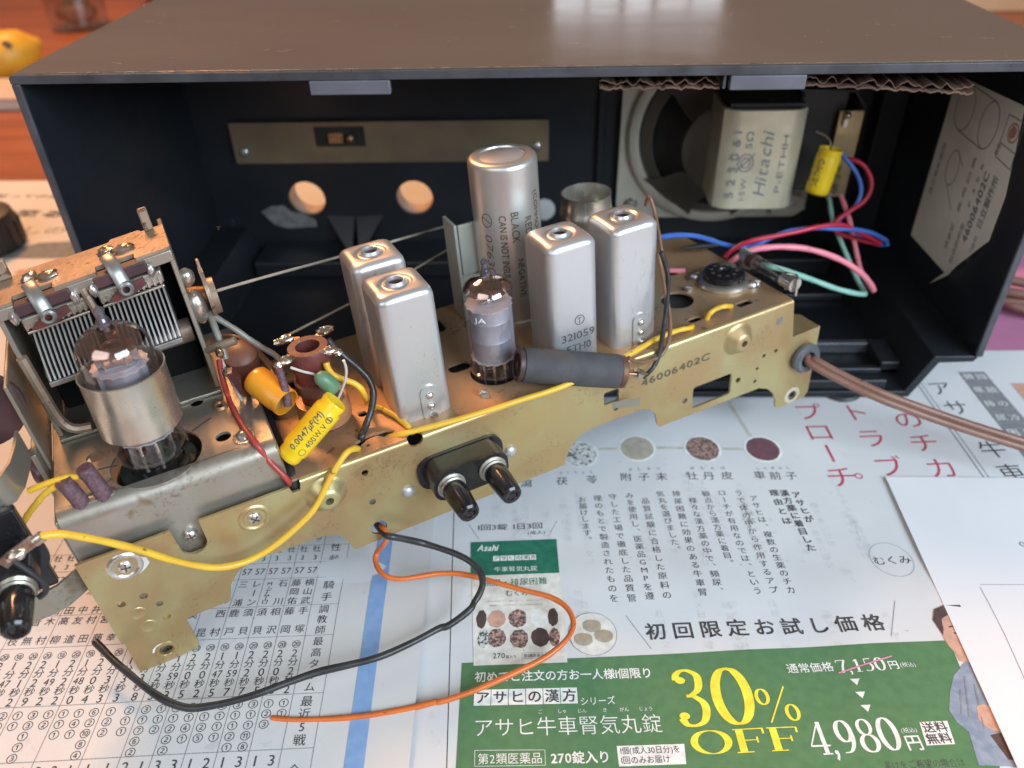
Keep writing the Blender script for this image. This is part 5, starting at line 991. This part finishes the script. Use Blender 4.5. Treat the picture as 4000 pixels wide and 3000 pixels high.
cpm = lambda a, b: Vector((5.6 * math.cos(ang + .58 - b / 5), 5.6 * .82 * math.sin(ang + .58 - b / 5), a))
ringp(pr, (19.6, .2), 1.25, 1.25, .28, cpm, 20); ringp(pr, (5.4, .0), 1.25, 1.25, .16, cpm, 20); line(pr, (19.6, -.8), (19.6, 1.0), .5, cpm)
part('capacitor_print', pr, INK['black'], cb, smooth=0, recalc=False)
e, L = comp('paper_capacitor', (68.6, 33, 22.8), (75.2, 20.5, 17.9), 'amber yellow tubular capacitor lying behind the coil, its open end showing a sleeve', 'capacitor', YG)
part('capacitor_body', MB().lathe([(.1, 0), (4.6, 0), (5.2, .8), (5.3, 3), (5.3, L - 3), (5.0, L - 1.6), (5.2, L), (5.0, L + .8), (4.5, L + .6), (4.4, L - 2), (.1, L - 2)], 36), ORN, e, smooth=60)
part('end_wax', MB().lathe([(.1, L - 1.4), (3, L - 1.2), (4.3, L - 1.8)], 24), mat('wax', (.40, .32, .10), .4), e)
part('capacitor_print', (lambda m: (text(m, '.05', (2.5, 0), (8, 0), 3, lambda a, b: Vector((5.36 * math.cos(-1.0 - b / 5.3), 5.36 * math.sin(-1.0 - b / 5.3), a))), m)[1])(MB()), INK['hair'], e, smooth=0, recalc=False)
e, L = comp('disc_capacitor', (88.6, 14, 26.4), (91.4, 13, 21.6), 'small green dipped capacitor between the coil and yellow capacitor', 'capacitor')
part('capacitor_body', MB().lathe([(.1, -2.8), (1.6, -2.4), (2.6, -1), (2.9, 1), (3.0, 4), (2.7, 5.6), (1.8, 6.4), (.1, 6.6)], 24), GRNC, e, smooth=60)
# yellow capacitor at the loudspeaker (world frame)
p0 = Vector((354.4, 80, 76)); p1 = Vector((358.0, 82, 98)); d = p1 - p0
e = empty('electrolytic_capacitor', Matrix.Translation(p0) @ d.to_track_quat('Z', 'Y').to_matrix().to_4x4(), 'small yellow capacitor wired across the output transformer, beside the loudspeaker', 'capacitor', YG); L = d.length
part('capacitor_body', MB().lathe([(.1, -.4), (5.4, -.4), (6.1, .6), (6.2, 3), (6.2, L - 3.4), (5.7, L - 2.2), (6.1, L - 1), (6.0, L + .6), (5.4, L + .6), (5.2, L - 1.4), (.1, L - 1.6)], 32), YEL, e, smooth=60)
part('capacitor_print', (lambda m: (text(m, '1-0.7MFD', (4, 0), (18, 0), 4.4, lambda a, b: Vector((6.28 * math.cos(2.1 - b / 6.2), 6.28 * math.sin(2.1 - b / 6.2), a)), .02), text(m, '200 V', (5, 0), (14, 0), 4, lambda a, b: Vector((6.28 * math.cos(1.2 - b / 6.2), 6.28 * math.sin(1.2 - b / 6.2), a)), .02), text(m, '1-0.7 II', (4, 0), (18, 0), 4.4, lambda a, b: Vector((6.28 * math.cos(-1.2 - b / 6.2), 6.28 * math.sin(-1.2 - b / 6.2), a)), .02), text(m, 'M 2 0', (4, 0), (16, 0), 4.4, lambda a, b: Vector((6.28 * math.cos(-2.1 - b / 6.2), 6.28 * math.sin(-2.1 - b / 6.2), a)), .02), m)[-1])(MB()), INK['black'], e, smooth=0, recalc=False)
part('lead', MB().tube(spl([(0, 0, L - 1.6), (.6, .4, L + 3), (3, 2, L + 6), (8, 6, L + 7)], 4), .5, 6), SOLDER, e)
# grey wire-wound resistor across the front edge
e, L = comp('power_resistor', (158.4, 6, 10.4), (193, -4, .2), 'dark grey cylindrical power resistor lying along the chassis edge in front of the stamped can', 'resistor')
part('resistor_body', MB().lathe([(.1, .6), (3.6, .4), (6.4, 0), (6.6, .5), (6.6, L - .5), (6.4, L), (3.6, L - .4)], 40), RESI, e)
part('end_band', MB().lathe([(2, L - .2), (6.0, L), (6.3, L + .3), (6.3, L + 2.2), (5.9, L + 2.6), (4.6, L + 2.6), (4.4, L - .2)], 36), mat('rusty_band', (.20, .10, .06), .55, .4, (.13, .06, .04), 200, bump=.3), e)
part('end_band', MB().lathe([(2, .2), (6.0, 0), (6.2, -.4), (6.2, -2), (5.6, -2.2), (4.4, -2)], 36), mat('dull_band', (.10, .07, .06), .5, .4, (.06, .04, .04), 200), e)
lo2 = e.matrix_world.to_3x3().transposed()
part('resistor_lug', MB().box(-1.6, 1.6, -.5, .5, L + 2, L + 9), COPPER, e, bev=.3)
part('solder_blob', MB().ball((0, -.4, L + 9), 2.2, 1.1, .9, 1.1, jit=.15).tube([(0, -.4, L + 9), (.8, -.6, L + 13)], lambda t: 1 - .8 * t, 6), SOLDER, e)
sl = [('insulating_sleeve', (13.0, 9.6, 25.4), (14.6, 9.0, 10), 2.5, 'purple braided sleeve standing in the pan slot, right one of two'), ('insulating_sleeve', (6.2, 9.6, 23.2), (8.2, 9.0, 10), 2.5, 'purple braided sleeve standing in the pan slot, left one of two')]
for nm, a, b, r, lb_ in sl:
    a = Vector(a); b = Vector(b); mid = (a + b) / 2 + Vector((.6, 0, 0)); m = MB().tube(spl([b, mid, a], 6), r, 20); m2 = MB().tube(spl([b, mid, a], 6), r * .6, 12)
    o = part(nm, rel(m, b), SLEEVE, smooth=70); mm = CH @ Matrix.Translation(b); mm.translation *= S; o.matrix_world = mm; tag(o, lb_, 'sleeve', 'braided sleeves in the tuner pan')

# ================================================================== wires
WP = {}
WP['yellow_front']=[[68.3,-170.8,82.7],[70.3,-169.1,82.2],[73.1,-167.0,80.5],[76.2,-164.8,77.2],[81.1,-161.8,71.7],[86.7,-158.4,64.4],[92.6,-155.0,56.0],[97.2,-152.0,49.9],[102.4,-148.8,45.0],[107.9,-145.3,42.6],[112.7,-142.2,42.4],[118.6,-139.0,44.0],[126.2,-133.8,48.5],[131.6,-129.7,52.9],[134.6,-126.9,57.3],[137.2,-124.3,62.4],[140.5,-121.3,66.6],[143.1,-118.7,69.0],[144.2,-115.4,67.5],[145.2,-112.1,64.8],[143.2,-105.0,57.4]]
WP['yellow_edge']=[[151.7,-103.0,59.9],[153.1,-103.3,61.8],[155.7,-104.1,63.6],[159.8,-105.4,65.6],[171.2,-101.8,66.3],[180.9,-98.6,67.2],[190.7,-94.5,68.0],[200.6,-90.3,68.9],[210.8,-86.4,69.7],[216.5,-84.3,70.4],[242.6,-65.2,71.3],[248.0,-60.4,71.6],[253.6,-55.0,71.9],[259.9,-52.1,73.3],[264.3,-49.6,72.9],[268.1,-48.1,72.4],[269.5,-46.1,71.8],[272.8,-34.8,66.0]]
WP['yellow_loop']=[[276.5,-37.3,67.2],[276.9,-38.7,70.3],[277.6,-39.3,74.3],[280.4,-37.3,75.5],[283.3,-37.5,76.7],[286.2,-34.4,74.8],[290.0,-26.6,70.0]]
WP['yellow_coil']=[[135.6,-100.4,92.6],[135.9,-101.1,90.1],[137.5,-101.1,87.3],[140.6,-100.3,85.2],[143.8,-99.5,83.4],[145.8,-99.2,81.0],[146.7,-99.6,77.7],[143.7,-88.2,66.4],[145.9,-89.2,65.6],[150.6,-90.0,64.9],[151.2,-91.7,65.4],[155.0,-94.5,65.5],[158.3,-98.1,65.5],[161.9,-103.0,65.5],[161.8,-98.6,60.5]]
WP['black_coil']=[[133.7,-87.8,93.7],[136.0,-89.3,90.8],[140.0,-89.8,86.7],[144.1,-90.3,83.1],[147.5,-91.3,78.7],[148.5,-93.4,74.6],[147.6,-96.6,69.2],[146.0,-100.1,65.6],[145.1,-103.2,63.9],[145.2,-107.1,64.6],[142.7,-100.2,57.4]]
WP['red_left']=[[98.1,-97.4,91.6],[98.8,-100.5,89.9],[100.3,-103.2,86.5],[97.9,-98.1,77.8],[100.9,-103.9,77.6],[105.2,-110.9,77.5],[110.1,-118.2,77.5],[116.1,-125.9,77.5],[117.7,-124.0,70.8],[119.8,-125.0,68.4],[122.1,-125.8,65.3],[124.2,-126.5,61.8],[121.8,-121.2,54.1]]
WP['black_strip']=[[106.4,-88.3,61.7],[111.8,-99.6,62.1],[116.2,-108.2,62.3],[121.0,-117.1,62.6],[124.6,-123.7,62.9],[127.5,-129.0,63.0]]
WP['orange_front']=[[148.2,-112.9,27.4],[150.0,-115.3,29.1],[151.6,-117.8,28.9],[151.9,-118.9,27.1],[150.4,-119.7,24.3],[145.8,-114.0,15.0],[145.2,-117.5,14.2],[147.5,-122.2,13.5],[151.5,-125.5,12.8],[156.6,-125.5,12.0],[163.0,-123.2,11.2],[170.0,-120.6,10.5],[176.7,-120.2,9.7],[184.6,-121.6,9.0],[187.6,-122.5,9.0],[194.6,-124.7,8.6],[203.3,-127.5,8.1],[211.2,-129.2,7.7],[216.3,-132.0,7.3],[218.9,-135.8,6.9],[220.0,-140.8,6.4],[218.0,-145.7,6.0],[214.1,-149.9,5.6],[208.7,-154.0,5.1],[201.3,-158.0,4.7],[193.0,-162.2,4.3],[185.3,-165.8,3.9],[178.7,-167.8,3.4],[172.7,-169.9,3.0],[174.7,-168.4,3.0],[164.7,-171.4,2.7],[152.2,-173.8,2.4],[144.7,-175.0,2.1],[134.6,-175.5,1.8],[125.2,-175.2,1.5],[118.9,-174.7,1.2]]
WP['black_front']=[[147.0,-112.4,27.5],[149.3,-115.7,27.3],[151.5,-119.0,28.4],[153.2,-120.4,30.2],[157.1,-118.4,26.6],[163.9,-115.1,20.1],[170.9,-117.4,20.0],[177.1,-118.8,18.5],[182.3,-120.8,17.0],[186.1,-124.4,15.5],[187.1,-128.3,14.0],[185.9,-132.2,12.5],[183.5,-135.4,11.0],[183.4,-137.2,11.0],[179.6,-140.1,9.5],[173.8,-144.0,8.0],[173.7,-142.6,8.0],[162.6,-150.3,8.2],[152.8,-156.4,8.5],[142.7,-159.4,8.8],[132.8,-162.0,9.0],[123.5,-166.6,9.2],[114.7,-171.7,9.5],[105.5,-174.9,9.8],[96.0,-176.5,10.0],[92.9,-176.3,10.0],[86.0,-174.9,10.7],[78.5,-170.9,11.3],[70.4,-165.7,12.0],[63.3,-160.9,12.7],[58.2,-157.2,13.3],[54.9,-154.6,14.0]]
WP['black_can']=[[253.5,-49.7,107.3],[255.5,-50.2,102.7],[256.7,-51.2,97.9],[257.3,-52.4,92.5],[256.9,-54.3,86.3],[256.2,-57.1,81.1],[255.5,-59.0,75.4],[254.6,-61.0,68.4],[252.7,-63.5,64.1],[250.0,-66.3,63.0],[248.2,-68.6,63.4]]
WP['brown_can']=[[252.5,-49.2,106.5],[253.4,-50.5,102.4],[254.7,-51.7,97.1],[256.0,-52.9,91.7],[257.6,-53.9,86.1],[258.9,-55.7,80.3],[259.0,-56.8,75.1],[257.8,-58.5,70.3],[255.2,-60.9,67.7],[251.9,-63.6,67.8],[247.5,-66.8,69.1],[244.1,-69.5,71.6],[241.2,-71.8,74.6]]
WP['black_can2']=[[248.2,-36.3,120.2],[248.0,-37.9,123.4],[248.6,-39.3,125.2],[249.3,-40.6,124.8],[251.0,-41.6,120.0],[253.1,-42.5,111.7],[253.9,-43.9,107.2],[255.1,-45.1,102.0],[256.1,-46.5,95.4]]
WP['blue_speaker']=[[258.7,-11.3,94.9],[261.2,-5.9,92.6],[267.9,1.6,89.7],[278.1,10.9,84.8],[287.4,19.7,78.2],[297.3,28.7,70.9],[309.2,38.9,64.5],[315.3,35.0,68.5],[323.2,38.6,70.8],[331.3,42.1,72.3],[343.6,45.7,72.2],[356.5,49.3,69.6],[369.7,52.9,67.4],[379.5,56.4,63.5],[388.6,60.0,57.4]]
WP['blue_up']=[[389.8,60.0,55.6],[388.4,63.0,52.8],[381.0,66.0,54.5],[368.6,69.0,60.2],[364.9,72.0,63.3],[369.6,75.0,64.5],[374.2,75.0,68.8],[376.5,76.7,74.9],[376.2,78.3,80.1],[373.5,80.0,85.4],[369.9,81.7,89.7],[366.5,83.3,93.2],[365.0,85.0,95.1]]
WP['red_speaker']=[[293.6,11.5,73.2],[294.8,10.8,76.3],[305.0,30.0,70.6],[311.5,33.8,71.6],[322.8,37.5,71.3],[334.9,41.2,71.9],[346.9,45.0,73.3],[357.2,48.8,72.7],[365.4,52.5,68.8],[376.0,56.2,61.9],[385.8,60.0,56.1]]
WP['red_up']=[[385.9,60.0,55.6],[379.4,62.1,56.0],[371.7,64.2,57.7],[364.1,66.2,58.9],[361.6,68.3,62.4],[365.4,70.4,65.7],[371.7,72.5,69.1],[378.8,74.6,72.4],[381.6,76.7,78.2],[380.9,78.8,84.1],[376.6,80.8,89.9],[372.1,82.9,92.1],[368.9,85.0,91.7]]
WP['pink_loop']=[[295.1,5.5,74.3],[297.2,0.3,80.4],[308.2,20.0,73.1],[315.1,21.9,73.3],[323.6,23.8,72.7],[334.5,25.6,70.9],[346.9,27.5,66.6],[358.3,29.4,61.0],[367.2,31.2,54.1],[374.1,33.1,47.0],[377.0,35.0,42.4]]
WP['pink_up']=[[379.5,40.0,39.1],[376.6,46.4,42.3],[374.7,52.9,46.0],[373.7,59.3,52.5],[372.9,65.7,58.2],[372.0,72.1,64.0],[370.5,78.6,69.0],[369.9,85.0,71.5]]
WP['green_loop']=[[306.6,-2.8,77.0],[308.8,-12.8,81.1],[325.8,15.0,63.9],[339.4,20.0,57.0],[353.6,25.0,49.0],[367.1,30.0,43.1],[373.3,35.0,40.2]]
WP['green_up']=[[374.5,38.0,39.4],[373.0,46.7,41.3],[369.0,55.3,50.1],[366.5,64.0,55.6],[364.9,72.7,60.3],[365.0,81.3,64.3],[366.1,90.0,67.6]]
WP['pink_stub']=[[267.5,3.4,71.1],[270.6,3.0,71.3],[274.3,2.6,71.5]]
WP['power_cord']=[[330.1,-14.4,35.8],[328.1,-25.4,41.9],[327.3,-27.1,43.0],[335.5,-32.4,40.0],[345.3,-37.5,37.0],[355.1,-42.0,34.0],[368.0,-45.3,30.4],[380.9,-48.5,26.8],[396.0,-52.5,23.2],[414.2,-57.6,19.6],[430.6,-61.0,16.0]]
WP['dial_cord']=[[93.2,-74.7,105.9],[96.0,-68.8,104.3],[108.3,-53.4,101.3],[125.7,-35.4,98.1],[155.7,-15.3,98.6],[165.4,29.9,82.0]]
WP['dial_cord_low']=[[111.4,-71.6,83.8],[128.5,-40.2,79.2],[143.5,-28.9,81.4],[169.6,9.5,81.3]]
WP['gray_lead']=[[91.7,-81.3,101.3],[94.1,-82.5,99.2],[99.3,-82.3,95.2],[104.3,-82.3,89.8],[108.1,-82.9,86.6],[112.0,-83.3,84.9],[114.2,-84.6,83.3],[116.0,-86.1,82.3]]
WP['brown_lead']=[[86.1,-67.9,82.0],[90.9,-70.0,84.4],[96.0,-72.1,84.7],[101.2,-74.1,81.9],[105.5,-76.7,78.4],[109.5,-79.4,75.0],[113.9,-81.8,74.6]]
WP['brown_lead2']=[[87.5,-69.5,79.9],[92.3,-72.1,82.1],[98.3,-74.2,82.4],[102.9,-77.0,80.2],[107.6,-79.9,75.9],[110.3,-83.7,75.4]]
WP['gray_arm']=[[91.9,-81.2,100.3],[93.5,-84.2,97.8],[95.3,-87.2,93.0],[97.0,-90.2,87.2]]
WP['bare_lead']=[[97.8,-95.3,90.7],[99.9,-96.7,83.8],[102.5,-97.9,75.5],[104.7,-99.2,68.8],[106.4,-100.8,63.6],[106.6,-103.0,63.5],[104.9,-106.0,64.3]]
WP['cap_lead']=[[138.5,-103.8,79.9],[140.5,-103.2,83.4],[142.1,-102.8,88.0],[142.8,-102.9,91.9],[142.6,-103.4,95.5]]
WP['green_lead']=[[124.5,-103.9,93.1],[128.3,-103.5,90.9],[132.3,-103.0,89.6],[134.5,-103.4,88.0]]
WP['yellow_sleeve_a']=[[68.3,-144.9,81.7],[65.4,-145.3,81.9],[61.5,-146.2,81.5],[57.3,-147.3,80.2],[53.4,-148.2,78.9]]
WP['yellow_sleeve_b']=[[63.9,-147.2,81.0],[60.5,-148.1,80.0],[57.9,-148.6,78.1],[54.9,-149.4,74.9],[52.0,-150.1,71.8],[48.8,-151.0,68.1]]
WP['sleeve_coil']=[[119.6,-101.9,93.7],[120.3,-103.3,90.4],[121.2,-104.7,86.6],[122.0,-106.1,82.7],[122.2,-107.8,79.6]]
def wire(key, name, color, r, lab, cat='wire', group=None, seg=10, n=5, mt=None):
    rw = random.Random(key); raw = [Vector(q) for q in WP[key]]
    raw = [q + Vector((rw.uniform(-1, 1), rw.uniform(-1, 1), rw.uniform(-.5, .8))) * (.28 if 0 < i < len(raw) - 1 and name not in ('dial_cord',) else 0) for i, q in enumerate(raw)]
    pts = spl(raw, n); p = pts[0]; ph = rw.uniform(0, 6); r0 = r
    r = (lambda t: r0 * (1 + .05 * math.sin(37 * t + ph) + .04 * math.sin(91 * t)))
    o = part(name, rel(MB().tube(pts, r, seg), p), mt or WIREC[color], smooth=70); o.location = p * S
    return tag(o, lab, cat, group)
wire('yellow_front', 'yellow_wire', 'yellow', 1.15, 'yellow wire sagging across the front gold face from the left terminal tag', group='yellow hook-up wires')
wire('yellow_edge', 'yellow_wire', 'yellow', 1.1, 'yellow wire running along the top edge of the gold face under the grey resistor', group='yellow hook-up wires')
wire('yellow_loop', 'yellow_wire', 'yellow', 1.1, 'short yellow wire loop in front of the empty black socket', group='yellow hook-up wires')
wire('yellow_coil', 'yellow_wire', 'yellow', 1.1, 'yellow wire from the brown coil to the foot of the front aluminium can', group='yellow hook-up wires')
wire('black_coil', 'black_wire', 'black', 1.25, 'thick black wire arching from the brown coil down to the front edge')
wire('red_left', 'red_wire', 'red', 1.0, 'dull red wire from the lug strip down to the slot in the gold edge')
wire('orange_front', 'orange_wire', 'orange', 1.0, 'orange wire looping out of the gold face over the newspaper advertisement')
wire('black_front', 'black_wire', 'black', 1.25, 'long black wire looping out of the gold face across the newspaper, free end at left')
wire('black_can', 'black_wire', 'black', .95, 'black wire hanging beside the rightmost aluminium can to the resistor lug')
wire('brown_can', 'brown_wire', 'brown', .8, 'thin brown wire twisted along the black wire beside the rightmost can')
wire('black_can2', 'brown_wire', 'brown', .7, 'short brown wire loop standing above the rightmost aluminium can')
wire('blue_speaker', 'blue_wire', 'blue', 1.2, 'blue wire from behind the chassis to the right inside of the cabinet')
wire('blue_up', 'blue_wire', 'blue', 1.2, 'blue wire curving up to the small yellow capacitor by the loudspeaker')
wire('red_speaker', 'crimson_wire', 'crimson', 1.2, 'crimson wire twisted with the blue one behind the chassis')
wire('red_up', 'crimson_wire', 'crimson', 1.2, 'crimson wire looping up to the small yellow capacitor by the loudspeaker')
wire('pink_loop', 'pink_wire', 'pink', 1.5, 'pink wire bowing from the empty socket toward the right cabinet wall')
wire('pink_up', 'pink_wire', 'pink', 1.3, 'pink wire rising to the output transformer in the cabinet')
wire('green_loop', 'teal_wire', 'teal', 1.35, 'pale green wire stretching from the fuse toward the right cabinet wall')
wire('green_up', 'teal_wire', 'teal', 1.25, 'pale green wire rising to the output transformer in the cabinet')
wire('pink_stub', 'pink_wire', 'pink', 1.2, 'pink wire stub lying in the hole left of the empty socket')
wire('dial_cord', 'dial_cord', 'string', .55, 'taut dial cord from the tuning pulley to the bracket behind the cans', 'cord')
wire('dial_cord_low', 'dial_cord', 'string', .5, 'lower taut dial cord passing behind the brown coil', 'cord')
wire('gray_lead', 'grey_lead', 'grey', 1.1, 'grey cloth lead from the tuning pulley to the brown coil', 'wire')
wire('brown_lead', 'brown_wire', 'brown', .9, 'brown wire arching behind the amber capacitor, outer one of two')
wire('brown_lead2', 'brown_wire', 'brown', .9, 'brown wire arching behind the amber capacitor, inner one of two')
wire('gray_arm', 'grey_lead', 'grey', 1.3, 'stiff grey lead running down from the tuning pulley to the lug strip', 'wire')
wire('bare_lead', 'bare_lead', 'tin', .6, 'bare tinned lead bent around the lug strip on the pan', 'wire')
wire('cap_lead', 'bare_lead', 'tin', .5, 'bare lead from the printed yellow capacitor up to the coil lug', 'wire')
wire('green_lead', 'bare_lead', 'tin', .5, 'bare lead from the coil lug to the green capacitor', 'wire')
wire('yellow_sleeve_a', 'yellow_wire', 'yellow', 1.0, 'yellow wire leaving the right braided sleeve toward the left strap', group='yellow hook-up wires')
wire('yellow_sleeve_b', 'yellow_wire', 'yellow', 1.0, 'yellow wire leaving the left braided sleeve downwards', group='yellow hook-up wires')
wire('sleeve_coil', 'insulating_sleeve', 'sleeve', 1.35, 'thin purple sleeved lead from the coil lug into the amber capacitor', 'sleeve', mt=SLEEVE)
pts = spl(WP['power_cord'], 5); p = pts[0]; m = MB()
e = empty('mains_cable', Matrix.Translation(p), 'brown twin-core mains cord leaving the grey grommet to the right', 'cable')
off = []
for i, q in enumerate(pts):
    t_ = (pts[min(i + 1, len(pts) - 1)] - pts[max(i - 1, 0)]).normalized(); off.append(t_.cross(Vector((.25, -.75, .6))).normalized())
for sg in (1, -1): part('cable_core', rel(MB().tube([q + o_ * 1.45 * sg for q, o_ in zip(pts, off)], 1.65, 12), p), WIREC['cord'], e, smooth=70)
